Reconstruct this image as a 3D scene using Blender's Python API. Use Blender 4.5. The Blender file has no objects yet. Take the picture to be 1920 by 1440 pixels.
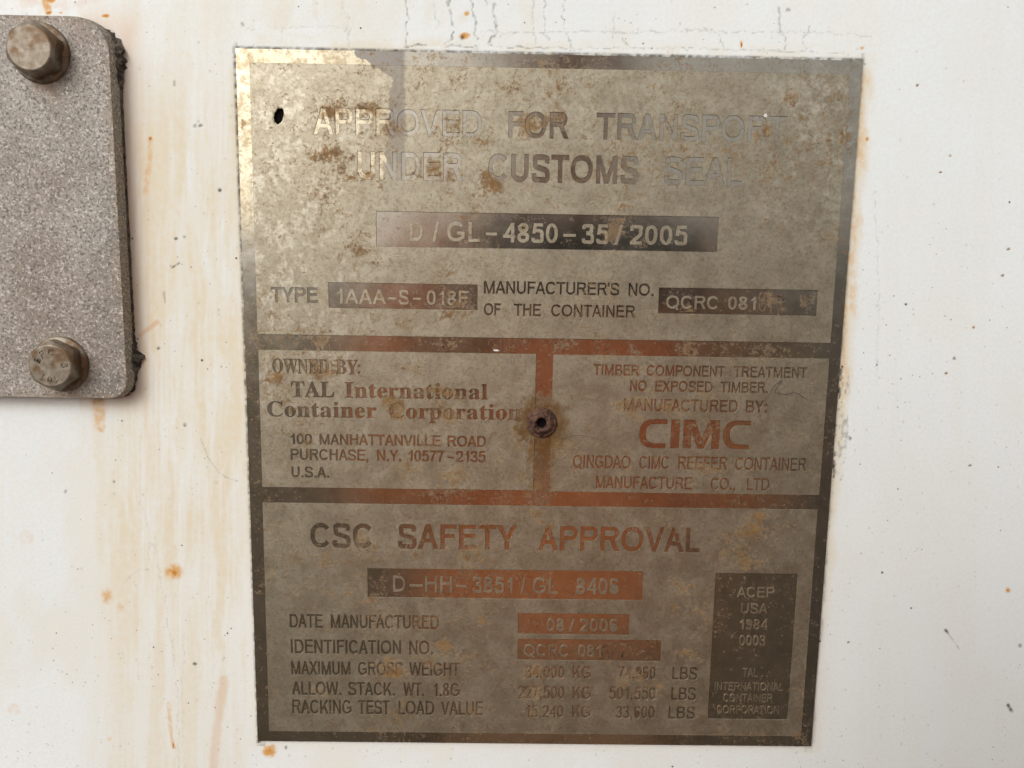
import bpy, bmesh, math, random
import numpy as np
from mathutils import Vector, Matrix
from mathutils.geometry import delaunay_2d_cdt
random.seed(7)
SC = bpy.context.scene
COL = SC.collection
R_ = math.radians
ZC = 1.41                                   # height of the plate's centre above the ground

# ------------------------------------------------------------------ camera
ROT = ((0.9998292963362633, 0.016196714756041754, 0.008890704069086966),
       (-0.01480744020353113, 0.9902197423733393, -0.13872851735925243),
       (-0.011050696917005293, 0.13857318732420415, 0.9902905401206555))   # plate axes -> camera axes
CAM = (-0.01417315, 0.05089959, 0.270191)   # in plate axes: right, up, out of the wall
FPX = 1443.0
cd = bpy.data.cameras.new('camera'); cam = bpy.data.objects.new('camera', cd); COL.objects.link(cam)
W2B = Matrix(((1, 0, 0), (0, 0, -1), (0, 1, 0)))     # plate axes (u,v,w) -> world (x,-w,v)
M = (W2B @ Matrix(ROT).transposed()).to_4x4()
M.translation = W2B @ Vector(CAM) + Vector((0, 0, ZC))
cam.matrix_world = M
cd.sensor_width = 36; cd.lens = FPX / 1920 * 36; cd.clip_start = 0.01; cd.clip_end = 500
SC.camera = cam

# ------------------------------------------------------------------ light
SUN_EL, SUN_AZ = 33, -34                    # soft sun, up and to the left in front of the wall
world = bpy.data.worlds.new('World'); SC.world = world; world.use_nodes = True
wn = world.node_tree; bg = wn.nodes['Background']
sky = wn.nodes.new('ShaderNodeTexSky'); sky.sky_type = 'NISHITA'; sky.sun_disc = False
sky.sun_elevation = R_(SUN_EL); sky.sun_rotation = R_(180 - SUN_AZ); sky.dust_density = 4; sky.air_density = 1.0
hs = wn.nodes.new('ShaderNodeHueSaturation'); hs.inputs['Saturation'].default_value = 0.12
wn.links.new(sky.outputs[0], hs.inputs['Color']); wn.links.new(hs.outputs[0], bg.inputs[0])
bg.inputs[1].default_value = 0.15
sd = bpy.data.lights.new('sun', 'SUN'); sun = bpy.data.objects.new('sun', sd); COL.objects.link(sun)
sd.energy = 0.62; sd.angle = R_(22); sd.color = (1.0, 0.98, 0.95)
el, az = R_(SUN_EL), R_(SUN_AZ)
d = Vector((-math.sin(-az) * math.cos(el), -math.cos(az) * math.cos(el), math.sin(el)))
sun.rotation_euler = d.to_track_quat('Z', 'Y').to_euler()
SC.view_settings.view_transform = 'Standard'
try: SC.view_settings.look = 'None'
except Exception: pass
SC.view_settings.gamma = 1; SC.view_settings.use_curve_mapping = False
SC.view_settings.exposure = 0.02

# ------------------------------------------------------------------ helpers
def P(px, py, w=0.0012):
    """a spot of the wall (w metres in front of it) seen at a pixel of the 1920x1440 photograph -> plate axes (u, v)"""
    c = Vector(((px - 960) / FPX, -(py - 720) / FPX, -1.0))
    r = Matrix(ROT).transposed() @ c
    k = (w - CAM[2]) / r[2]
    return CAM[0] + k * r[0], CAM[1] + k * r[1]

def project(u, v, w=0.0):
    R = np.array(ROT)
    q = np.stack([u - CAM[0], v - CAM[1], np.full_like(u, w - CAM[2])], -1) @ R.T
    return 960 - FPX * q[..., 0] / q[..., 2], 720 + FPX * q[..., 1] / q[..., 2]

def link(name, me, mat=None, parent=None):
    o = bpy.data.objects.new(name, me); COL.objects.link(o)
    if mat is not None: me.materials.append(mat)
    if parent is not None: o.parent = parent
    return o

def tag(o, label=None, cat=None, group=None, kind=None):
    if label: o['label'] = label
    if cat: o['category'] = cat
    if group: o['group'] = group
    if kind: o['kind'] = kind
    return o

def empty(name, loc):
    o = bpy.data.objects.new(name, None); COL.objects.link(o); o.location = loc; o.empty_display_size = .02
    return o

def bm_mesh(name, bm, smooth=False):
    me = bpy.data.meshes.new(name); bm.normal_update(); bm.to_mesh(me); bm.free()
    if smooth: me.polygons.foreach_set('use_smooth', [True] * len(me.polygons))
    return me

def lathe(name, prof, seg=48, jitter=0, depth_jitter=0, seed=0):
    """profile of (radius, height out of the wall) swept round the wall's normal"""
    rnd = random.Random(seed); bm = bmesh.new(); rings = []
    for k, (r, h) in enumerate(prof):
        ring = []
        for i in range(seg):
            a = 2 * math.pi * i / seg
            rr = r * (1 + jitter * rnd.uniform(-1, 1)); hh = h + depth_jitter * rnd.uniform(-1, 1)
            ring.append(bm.verts.new((rr * math.cos(a), -hh, rr * math.sin(a))))
        rings.append(ring)
    for a, b in zip(rings, rings[1:]):
        for i in range(seg):
            bm.faces.new((a[i], a[(i + 1) % seg], b[(i + 1) % seg], b[i]))
    bm.faces.new(rings[-1])
    bmesh.ops.recalc_face_normals(bm, faces=bm.faces)
    return bm_mesh(name, bm, True)

# numpy value noise in picture units
def vnoise(x, y, seed):
    rs = np.random.RandomState(seed); N = 256; g = rs.rand(N, N)
    xi = np.floor(x).astype(int); yi = np.floor(y).astype(int); fx = x - xi; fy = y - yi
    fx = fx * fx * (3 - 2 * fx); fy = fy * fy * (3 - 2 * fy)
    a = g[yi % N, xi % N]; b = g[yi % N, (xi + 1) % N]; c = g[(yi + 1) % N, xi % N]; e = g[(yi + 1) % N, (xi + 1) % N]
    return (a * (1 - fx) + b * fx) * (1 - fy) + (c * (1 - fx) + e * fx) * fy
def fbm(x, y, seed, oct=4):
    s = 0; a = .5; t = 0
    for i in range(oct):
        s = s + a * vnoise(x * 2 ** i, y * 2 ** i, seed + i); t += a; a *= .55
    return s / t
def sst(a, b, x):
    t = np.clip((x - a) / (b - a), 0, 1); return t * t * (3 - 2 * t)

# ------------------------------------------------------------------ node helpers
class NT:
    def __init__(s, name):
        s.m = bpy.data.materials.new(name); s.m.use_nodes = True; s.t = s.m.node_tree; s.t.nodes.clear()
        s.out = s.n('ShaderNodeOutputMaterial'); s.bsdf = s.n('ShaderNodeBsdfPrincipled')
        s.t.links.new(s.bsdf.outputs[0], s.out.inputs[0])
        s.co = s.n('ShaderNodeTexCoord').outputs['Object']
    def n(s, ty, **kw):
        nd = s.t.nodes.new(ty)
        for k, v in kw.items(): setattr(nd, k, v)
        return nd
    def put(s, sock, v):
        if isinstance(v, bpy.types.NodeSocket): s.t.links.new(v, sock)
        else: sock.default_value = v
    def math(s, op, a, b=None, c=None, clamp=False):
        nd = s.n('ShaderNodeMath', operation=op); nd.use_clamp = clamp
        s.put(nd.inputs[0], a)
        if b is not None: s.put(nd.inputs[1], b)
        if c is not None: s.put(nd.inputs[2], c)
        return nd.outputs[0]
    def vmath(s, op, a, b=None):
        nd = s.n('ShaderNodeVectorMath', operation=op); s.put(nd.inputs[0], a)
        if b is not None: s.put(nd.inputs[1], b)
        return nd.outputs['Value'] if op in ('LENGTH', 'DISTANCE') else nd.outputs['Vector']
    def noise(s, scale, detail=4, rough=.55, vec=None, dist=0, color=False):
        nd = s.n('ShaderNodeTexNoise'); s.put(nd.inputs['Vector'], vec or s.co)
        nd.inputs['Scale'].default_value = scale; nd.inputs['Detail'].default_value = detail
        nd.inputs['Roughness'].default_value = rough; nd.inputs['Distortion'].default_value = dist
        return nd.outputs['Color' if color else 'Fac']
    def mr(s, v, a, b, c=0.0, e=1.0, smooth=True):
        nd = s.n('ShaderNodeMapRange'); nd.interpolation_type = 'SMOOTHSTEP' if smooth else 'LINEAR'
        s.put(nd.inputs[0], v)
        for i, q in enumerate((a, b, c, e)): s.put(nd.inputs[1 + i], q)
        return nd.outputs[0]
    def mix(s, f, a, b, mode='MIX'):
        nd = s.n('ShaderNodeMix', data_type='RGBA', blend_type=mode); nd.clamp_factor = True
        s.put(nd.inputs[0], f)
        for i, q in ((6, a), (7, b)):
            if not isinstance(q, bpy.types.NodeSocket) and len(q) == 3: q = (*q, 1)
            s.put(nd.inputs[i], q)
        return nd.outputs[2]
    def scaled(s, v, xyz):
        return s.vmath('MULTIPLY', v, xyz)
    def speck(s, scale, r0, r1, keep, vec=None):
        """round specks: one per Voronoi cell, of random size, only a share of the cells"""
        v = s.n('ShaderNodeTexVoronoi'); s.put(v.inputs['Vector'], vec or s.co); v.inputs['Scale'].default_value = scale
        sep = s.n('ShaderNodeSeparateColor'); s.t.links.new(v.outputs['Color'], sep.inputs[0])
        rad = s.mr(sep.outputs[0], 0, 1, r0, r1, False)
        m = s.mr(v.outputs['Distance'], rad, s.math('MULTIPLY', rad, .6), 0, 1)
        on = s.math('LESS_THAN', sep.outputs[1], keep)
        return s.math('MULTIPLY', m, on)
    def attr(s, name):
        nd = s.n('ShaderNodeAttribute'); nd.attribute_name = name; return nd.outputs['Fac']
    def bump(s, h, strength, dist):
        nd = s.n('ShaderNodeBump'); nd.inputs['Strength'].default_value = strength; nd.inputs['Distance'].default_value = dist
        s.put(nd.inputs['Height'], h); s.t.links.new(nd.outputs[0], s.bsdf.inputs['Normal'])
    def set(s, **kw):
        for k, v in kw.items(): s.put(s.bsdf.inputs[k.replace('_', ' ')], v)

def uvw(px, py):
    u, v = P(px, py); return (u, 0, v)

# ------------------------------------------------------------------ materials
def paint_material():
    k = NT('white_container_paint')
    st, ru, di, gl = k.attr('stain'), k.attr('rust'), k.attr('dirt_shade'), k.attr('peach')
    big = k.noise(9, 3)
    base = k.mix(k.mr(big, .35, .65), (.775, .81, .80), (.80, .835, .825))
    fine = k.noise(900, 3)
    base = k.mix(k.mr(fine, .35, .72, 0, .20), base, (.64, .61, .56))
    stn = k.noise(420, 5, .6)
    c = k.mix(k.math('MULTIPLY', st, k.mr(stn, .25, .7, .72, 1.1)), base, (.725, .655, .50))
    c = k.mix(k.math('MULTIPLY', gl, .8), c, (.66, .44, .27))
    rn = k.math('MULTIPLY', ru, k.mr(stn, .3, .62, .55, 1.2), clamp=True)
    ramp = k.n('ShaderNodeValToRGB'); cr = ramp.color_ramp
    cr.elements[0].position = 0; cr.elements[0].color = (.74, .58, .36, 1)
    cr.elements[1].position = 1; cr.elements[1].color = (.10, .028, .010, 1)
    e = cr.elements.new(.4); e.color = (.62, .30, .07, 1)
    e = cr.elements.new(.72); e.color = (.36, .12, .025, 1)
    k.put(ramp.inputs[0], rn)
    c = k.mix(k.mr(rn, .02, .28), c, ramp.outputs[0])
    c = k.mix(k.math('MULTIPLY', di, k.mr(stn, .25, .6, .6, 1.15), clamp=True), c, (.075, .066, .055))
    # fly specks, chips and grime dots
    den = k.mr(k.noise(16, 3), .38, .62)
    s1 = k.math('MULTIPLY', k.speck(440, .05, .17, .42), k.mr(den, 0, 1, .25, 1))
    c = k.mix(k.math('MULTIPLY', s1, .75), c, (.16, .14, .12))
    s2 = k.speck(150, .03, .085, .22)
    c = k.mix(k.math('MULTIPLY', s2, .9), c, (.07, .045, .035))
    s3 = k.speck(52, .007, .018, .08, k.vmath('ADD', k.co, (.31, 0, .17)))
    c = k.mix(s3, c, (.09, .025, .018))
    s4 = k.speck(300, .05, .20, .25, k.vmath('ADD', k.scaled(k.co, (1, 1, .8)), (.7, 0, .4)))
    c = k.mix(k.math('MULTIPLY', s4, .30), c, (.42, .40, .37))
    k.set(Base_Color=c, Roughness=k.mr(k.math('ADD', st, ru), 0, 1, .5, .7), Specular_IOR_Level=.25)
    h = k.math('SUBTRACT', k.math('MULTIPLY', k.noise(260, 3), .35), k.math('ADD', s2, k.math('MULTIPLY', di, .6)))
    k.bump(h, .35, .0006)
    return k.m

# rust and stain clusters on the plate: (x, y, rx, ry, strength) in photograph pixels
RUST = [(615, 208, 40, 24, .9), (700, 205, 40, 20, .8), (745, 240, 25, 25, .7), (620, 295, 40, 22, .8), (655, 325, 18, 16, .6),
        (690, 335, 25, 12, .75), (850, 240, 40, 30, .75), (905, 262, 35, 18, .8), (805, 320, 40, 26, .8), (845, 335, 25, 15, .8),
        (925, 335, 22, 22, .9), (610, 372, 22, 18, .6), (1000, 232, 40, 28, .8), (1045, 222, 22, 22, .8), (960, 170, 30, 25, .6),
        (1050, 170, 24, 20, .7), (1480, 180, 26, 18, .8), (1430, 255, 18, 22, .6), (870, 405, 30, 16, 1.), (1160, 430, 22, 25, .8),
        (1200, 455, 18, 18, .7), (1175, 395, 30, 12, .4), (985, 420, 18, 14, .5), (660, 470, 30, 20, .6), (700, 495, 25, 18, .5),
        (855, 580, 40, 18, .8), (885, 560, 20, 30, .6), (600, 640, 45, 14, .8), (830, 640, 30, 16, .7), (760, 610, 18, 12, .6),
        (1290, 590, 18, 20, .7), (1440, 560, 30, 22, .8), (1520, 565, 25, 20, .7), (1060, 640, 40, 14, .6), (1130, 640, 25, 12, .6),
        (515, 712, 20, 14, 1.1), (605, 690, 35, 28, .8), (760, 690, 40, 14, .6), (830, 740, 60, 20, .8), (740, 765, 26, 22, 1.),
        (835, 775, 24, 22, .7), (800, 830, 60, 16, .5), (760, 880, 25, 20, .6), (850, 890, 45, 16, .6), (820, 925, 60, 12, .5),
        (1016, 794, 52, 52, 1.), (1018, 850, 30, 60, .95), (1060, 835, 40, 24, .5), (1015, 915, 26, 40, .75), (1290, 655, 26, 14, .9),
        (1440, 655, 30, 12, .6), (1190, 660, 20, 14, .5), (1180, 765, 40, 16, .6), (1250, 765, 50, 14, .6), (1320, 810, 25, 16, .5),
        (1340, 875, 60, 16, .6), (1280, 900, 60, 12, .5), (1200, 700, 60, 10, .5), (1000, 960, 24, 30, .8), (1025, 985, 20, 22, .8),
        (700, 1020, 40, 16, .5), (780, 1030, 30, 16, .6), (890, 1040, 50, 14, .5), (1250, 990, 60, 22, .6), (1400, 1000, 60, 26, .85),
        (1400, 1045, 50, 22, .75), (1420, 975, 30, 14, .7), (620, 1050, 20, 16, .5), (540, 1110, 30, 12, .5), (700, 1120, 30, 16, .5),
        (1280, 1095, 30, 14, .6), (1300, 1140, 50, 12, .55), (795, 1165, 36, 14, .8), (720, 1165, 40, 12, .5), (830, 1220, 30, 10, .8),
        (735, 1250, 30, 18, 1.), (800, 1240, 30, 20, .8), (590, 1290, 24, 18, .6), (880, 1230, 40, 18, .5), (900, 1160, 40, 14, .5),
        (1010, 1255, 40, 16, .7), (1180, 1265, 30, 14, .6), (1290, 1230, 28, 14, .7), (1220, 1295, 30, 14, .7), (1000, 1295, 40, 14, .6),
        (1010, 1330, 26, 14, .5), (890, 1330, 20, 14, .5), (1510, 1375, 20, 30, .7), (1490, 1240, 16, 20, .5), (1585, 262, 14, 22, 1.),
        (1598, 215, 10, 26, .6), (720, 105, 40, 10, .4), (1000, 108, 90, 12, .55), (1300, 118, 120, 10, .45), (1420, 210, 20, 12, .6),
        (455, 235, 10, 10, 1.1), (560, 110, 20, 10, .6), (480, 105, 16, 10, .6)]

def steel(name, matte):
    """weathered stainless plate: matte raised fields, or the smoother etched grounds and letters"""
    k = NT(name)
    wob = k.scaled(k.vmath('SUBTRACT', k.noise(260, 4, .6, color=True), (.5, .5, .5)), (.014, 0, .014))
    q = k.vmath('ADD', k.co, wob)
    acc = k.attr('rust')
    fine = k.noise(520, 5, .65); mid = k.noise(120, 4, .6)
    # clear sheet left of torn edge; right, lacquer with dimmed reflections painted in
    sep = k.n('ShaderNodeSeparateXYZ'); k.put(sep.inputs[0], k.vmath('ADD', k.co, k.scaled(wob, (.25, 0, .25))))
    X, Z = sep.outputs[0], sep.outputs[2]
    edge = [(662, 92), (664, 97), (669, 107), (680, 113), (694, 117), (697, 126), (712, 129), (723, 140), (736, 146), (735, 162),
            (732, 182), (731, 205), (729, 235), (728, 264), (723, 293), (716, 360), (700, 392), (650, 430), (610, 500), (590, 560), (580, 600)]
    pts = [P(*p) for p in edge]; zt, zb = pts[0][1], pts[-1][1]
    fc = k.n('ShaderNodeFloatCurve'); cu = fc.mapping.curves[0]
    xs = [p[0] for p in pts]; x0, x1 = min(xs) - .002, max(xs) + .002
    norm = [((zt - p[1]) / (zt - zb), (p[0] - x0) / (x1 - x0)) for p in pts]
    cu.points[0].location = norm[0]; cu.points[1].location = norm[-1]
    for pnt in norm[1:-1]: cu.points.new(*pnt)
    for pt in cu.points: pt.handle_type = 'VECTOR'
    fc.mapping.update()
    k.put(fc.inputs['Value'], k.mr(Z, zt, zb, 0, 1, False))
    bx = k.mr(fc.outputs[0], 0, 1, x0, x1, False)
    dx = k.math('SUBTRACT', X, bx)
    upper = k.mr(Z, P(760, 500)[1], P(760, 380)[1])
    film_dim = k.math('MAXIMUM', k.mr(dx, -.0003, .0004), k.math('SUBTRACT', 1, upper))  # lower down the bright sky reflection is faded out by colour
    x757 = P(757, 200)[0]
    band = k.math('MULTIPLY', k.mr(dx, -.0003, .0003), k.mr(X, x757 + .0012, x757 - .0003))
    band = k.math('MULTIPLY', band, k.mr(Z, P(760, 430)[1], P(760, 190)[1]))
    # pale oxide bloom, strongest down the left side and at the top right corner
    lw = k.mr(X, P(800, 400)[0], P(520, 400)[0]); lw = k.math('MULTIPLY', lw, k.mr(Z, P(500, 1050)[1], P(500, 520)[1]))
    rw = k.math('MULTIPLY', k.mr(X, P(1330, 300)[0], P(1560, 300)[0]), k.mr(Z, P(1500, 600)[1], P(1500, 300)[1]))
    tw = k.mr(Z, P(900, 560)[1], P(900, 130)[1], .05, .35)
    reg = k.math('MAXIMUM', k.math('MAXIMUM', lw, rw), tw)
    bl = k.noise(430, 6, .66); bl = k.math('ADD', k.math('MULTIPLY', bl, .65), k.math('MULTIPLY', k.noise(75, 3, .6), .35))
    bloom = k.math('MULTIPLY', k.mr(bl, .465, .66), reg)
    if matte:
        c = k.mix(k.mr(mid, .3, .7), (.338, .298, .220), (.41, .367, .277))
        c = k.mix(k.mr(k.noise(1100, 3, .7), .45, .72, 0, .55), c, (.17, .135, .085))
        c = k.mix(k.mr(k.noise(420, 4, .7), .50, .68, 0, .30), c, (.20, .15, .085))
        c = k.mix(k.math('MULTIPLY', bloom, .66), c, (.64, .60, .50))
        c = k.mix(k.math('MULTIPLY', band, .65), c, (.16, .145, .13))
        rough = k.mr(mid, .3, .7, .43, .50); metal = .83
    else:
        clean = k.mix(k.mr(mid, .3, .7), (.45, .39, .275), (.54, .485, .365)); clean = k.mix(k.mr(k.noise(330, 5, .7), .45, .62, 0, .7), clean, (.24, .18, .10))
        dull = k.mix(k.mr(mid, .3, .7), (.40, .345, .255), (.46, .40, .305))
        dim_refl = k.mix(k.mr(mid, .3, .7), (.31, .285, .235), (.37, .335, .28))  # darker base colour paints in the reflection of dark surroundings
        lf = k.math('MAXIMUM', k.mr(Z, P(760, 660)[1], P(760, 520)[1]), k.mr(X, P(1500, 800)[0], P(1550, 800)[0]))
        dull = k.mix(lf, dull, dim_refl)
        c = k.mix(film_dim, clean, dull)
        c = k.mix(k.mr(fine, .4, .8, 0, .25), c, (.20, .17, .12))
        c = k.mix(k.math('MULTIPLY', bloom, .25), c, (.66, .63, .56))
        c = k.mix(k.math('MULTIPLY', band, .8), c, (.15, .135, .125))
        rough = k.math('ADD', k.mr(film_dim, 0, 1, .21, .17), k.mr(mid, .3, .7, -.02, .03)); metal = .96
    # yellow brown rust in broken clusters, ring spots and dots
    rf = k.math('ADD', k.math('MULTIPLY', k.noise(1000, 4, .7), .62), k.math('MULTIPLY', k.noise(380, 3, .6), .38))
    wide = k.mr(k.noise(28, 4, .6), .35, .70)
    cl = k.math('ADD', k.math('ADD', k.math('MULTIPLY', acc, .21), k.math('MULTIPLY', wide, .075)), rf)
    r1 = k.mr(cl, .555, .75)
    haze_ = k.math('MAXIMUM', k.mr(acc, .15, 1., 0, .42), k.math('MULTIPLY', k.mr(rf, .47, .62), k.mr(wide, .3, 1, .12, .42)))
    bigd = k.speck(105, .04, .20, .40, q); smalld = k.speck(300, .10, .30, .22, q); tiny = k.speck(560, .12, .32, .25, q)
    den = k.mr(k.noise(22, 3), .38, .6)
    dots = k.math('MAXIMUM', k.math('MULTIPLY', bigd, .5), k.math('MULTIPLY', smalld, .75)); dots = k.math('MAXIMUM', dots, k.math('MULTIPLY', tiny, .7))
    dots = k.math('MULTIPLY', dots, k.math('ADD', k.mr(den, 0, 1, .32, .85), k.math('MULTIPLY', acc, .8)), clamp=True)
    c = k.mix(haze_, c, (.22, .145, .048))
    rust_c = k.mix(k.mr(k.noise(340, 3), .35, .65), (.145, .063, .012), (.24, .122, .027))
    rm = k.math('MAXIMUM', k.math('MULTIPLY', r1, .85 if matte else .6), k.math('MULTIPLY', dots, .92 if matte else .4))
    c = k.mix(rm, c, rust_c)
    # brown halo of the bare rivet and the run-off below it
    ru_, rv_ = P(1016, 794)
    halo = k.mr(k.vmath('LENGTH', k.scaled(k.vmath('SUBTRACT', q, (ru_, 0, rv_)), (1, 0, .95))), .0125, .0056, 0, 1.)
    sx = k.n('ShaderNodeSeparateXYZ'); k.put(sx.inputs[0], k.vmath('SUBTRACT', q, (ru_, 0, rv_)))
    run = k.math('MULTIPLY', k.mr(k.math('ABSOLUTE', sx.outputs[0]), .0058, .0012), k.mr(sx.outputs[2], -.032, -.006))
    run = k.math('MULTIPLY', run, k.math('LESS_THAN', sx.outputs[2], 0))
    hal = k.math('MAXIMUM', halo, k.math('MULTIPLY', run, .95))
    c = k.mix(k.math('MULTIPLY', hal, k.mr(rf, .35, .6, .7, 1.)), c, (.125, .062, .016))
    rm = k.math('MAXIMUM', rm, k.math('MULTIPLY', hal, .7))
    bk = k.speck(105, .02, .05, .16, k.vmath('ADD', k.co, (.4, 0, .2)))
    c = k.mix(bk, c, (.03, .025, .02))
    wh = k.speck(80, .02, .045, .12, k.vmath('ADD', k.co, (.9, 0, .6)))
    c = k.mix(k.math('MULTIPLY', wh, .8), c, (.75, .72, .66))
    loss = k.math('MAXIMUM', rm, bk)
    k.set(Base_Color=c, Metallic=k.math('MULTIPLY', k.math('SUBTRACT', 1, loss), metal),
          Roughness=k.math('ADD', rough, k.math('MULTIPLY', loss, .3)), Specular_IOR_Level=.4)
    h = k.math('ADD', k.math('MULTIPLY', fine, .5), k.math('MULTIPLY', rm, .6))
    k.bump(h, .30 if matte else .05, .00025)
    return k.m

def simple(name, col, rough, metal=0.0, nscale=300, amp=.35, bumpd=.0003, spec=.4, col2=None):
    k = NT(name); n = k.noise(nscale, 5, .65)
    c = k.mix(k.mr(n, .3, .7), tuple(v * (1 - amp) for v in col), col2 or tuple(min(1, v * (1 + amp)) for v in col))
    k.set(Base_Color=c, Roughness=rough, Metallic=metal, Specular_IOR_Level=spec); k.bump(n, .6, bumpd)
    return k.m

def galvanised():
    k = NT('weathered_galvanised_steel')
    g = k.noise(1100, 4, .75); m = k.noise(55, 4, .6); g2 = k.noise(1200, 3, .65, vec=k.vmath('ADD', k.co, (3, 1, 2)))
    base = k.mix(k.mr(m, .35, .65), (.31, .275, .235), (.40, .368, .325))
    sep = k.n('ShaderNodeSeparateXYZ'); k.put(sep.inputs[0], k.co)
    blue = k.math('MULTIPLY', k.mr(k.math('ADD', sep.outputs[0], k.math('MULTIPLY', sep.outputs[2], -.22)), P(150, 500)[0] - .012, P(240, 600)[0]), k.mr(m, .3, .6))
    base = k.mix(k.math('MULTIPLY', blue, k.mr(k.noise(230, 4, .6), .42, .58)), base, (.135, .15, .155))
    big = k.noise(16, 4, .6)
    base = k.mix(k.mr(big, .42, .68, 0, .5), base, (.24, .185, .14))
    ed = k.math('MINIMUM', k.math('SUBTRACT', P(221, 400, .0062)[0], sep.outputs[0]), k.math('SUBTRACT', sep.outputs[2], P(100, 746, .0062)[1]))
    ed = k.math('MINIMUM', ed, k.math('SUBTRACT', P(100, 28, .0062)[1], sep.outputs[2]))
    ed = k.math('ADD', ed, k.math('MULTIPLY', k.math('SUBTRACT', k.noise(140, 4), .5), .009))
    base = k.mix(k.mr(ed, .0045, -.0005, 0, .6), base, (.30, .235, .16))
    c = k.mix(k.mr(g, .54, .36, 0, .9), base, (.10, .092, .085))
    c = k.mix(k.mr(g2, .52, .70, 0, .8), c, (.66, .62, .56))
    rb = None
    for (x, y, r, s) in ((85, 160, 40, .9), (95, 170, 28, 1), (150, 60, 50, .5), (120, 735, 50, .5), (60, 40, 40, .5), (170, 690, 30, .4)):
        b = k.mr(k.vmath('DISTANCE', k.vmath('ADD', k.co, k.scaled(k.vmath('SUBTRACT', k.noise(200, 3, color=True), (.5, .5, .5)), (.01, 0, .01))), (P(x, y, .006)[0], -.006, P(x, y, .006)[1])), 0, r * .000175, s, 0)
        rb = b if rb is None else k.math('MAXIMUM', rb, b)
    c = k.mix(k.math('MULTIPLY', rb, k.mr(g, .35, .6, .25, .75)), c, (.21, .125, .06))
    k.set(Base_Color=c, Roughness=.62, Metallic=.25, Specular_IOR_Level=.4)
    k.bump(k.math('ADD', g, k.math('MULTIPLY', g2, .6)), .55, .0004)
    return k.m

def bolt_metal():
    k = NT('dull_zinc_bolt')
    n = k.noise(420, 5, .6); m = k.noise(150, 3)
    c = k.mix(k.mr(n, .3, .7), (.17, .13, .088), (.28, .24, .185))
    c = k.mix(k.mr(m, .47, .62, 0, .85), c, (.13, .068, .026))
    k.set(Base_Color=c, Roughness=.5, Metallic=.45); k.bump(n, .5, .0004)
    return k.m

M_PAINT = paint_material()
M_FIELD = steel('matte_weathered_steel', True)
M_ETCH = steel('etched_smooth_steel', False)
M_GALV = galvanised()
M_BOLT = bolt_metal()
M_BLACK = simple('black_hole', (.006, .005, .005), .9, amp=.2, spec=.05)
M_RIVET = simple('rusty_rivet', (.06, .028, .017), .75, .25, 700, .75, .0008, col2=(.19, .095, .06))
M_SEAL = simple('perished_sealant', (.06, .05, .04), .85, 0, 320, .7, .0012, col2=(.17, .14, .105))
M_STAMP = simple('rusty_stamped_figure', (.26, .18, .12), .4, .8, 500, .6)
M_CHIP = simple('old_paint_chip', (.70, .68, .64), .6, 0, 600, .15)

# ------------------------------------------------------------------ ground and container wall
gm = NT('yard_ground')
gn = gm.noise(3, 6); gf = gm.noise(60, 5, .7)
gm.set(Base_Color=gm.mix(gm.mr(gn, .3, .7), (.062, .045, .030), (.088, .065, .045)), Roughness=.95)
gm.bump(gf, .6, .01)
bm = bmesh.new(); bmesh.ops.create_grid(bm, x_segments=8, y_segments=8, size=120)
tag(link('ground', bm_mesh('ground', bm), gm.m), kind='structure')

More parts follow.
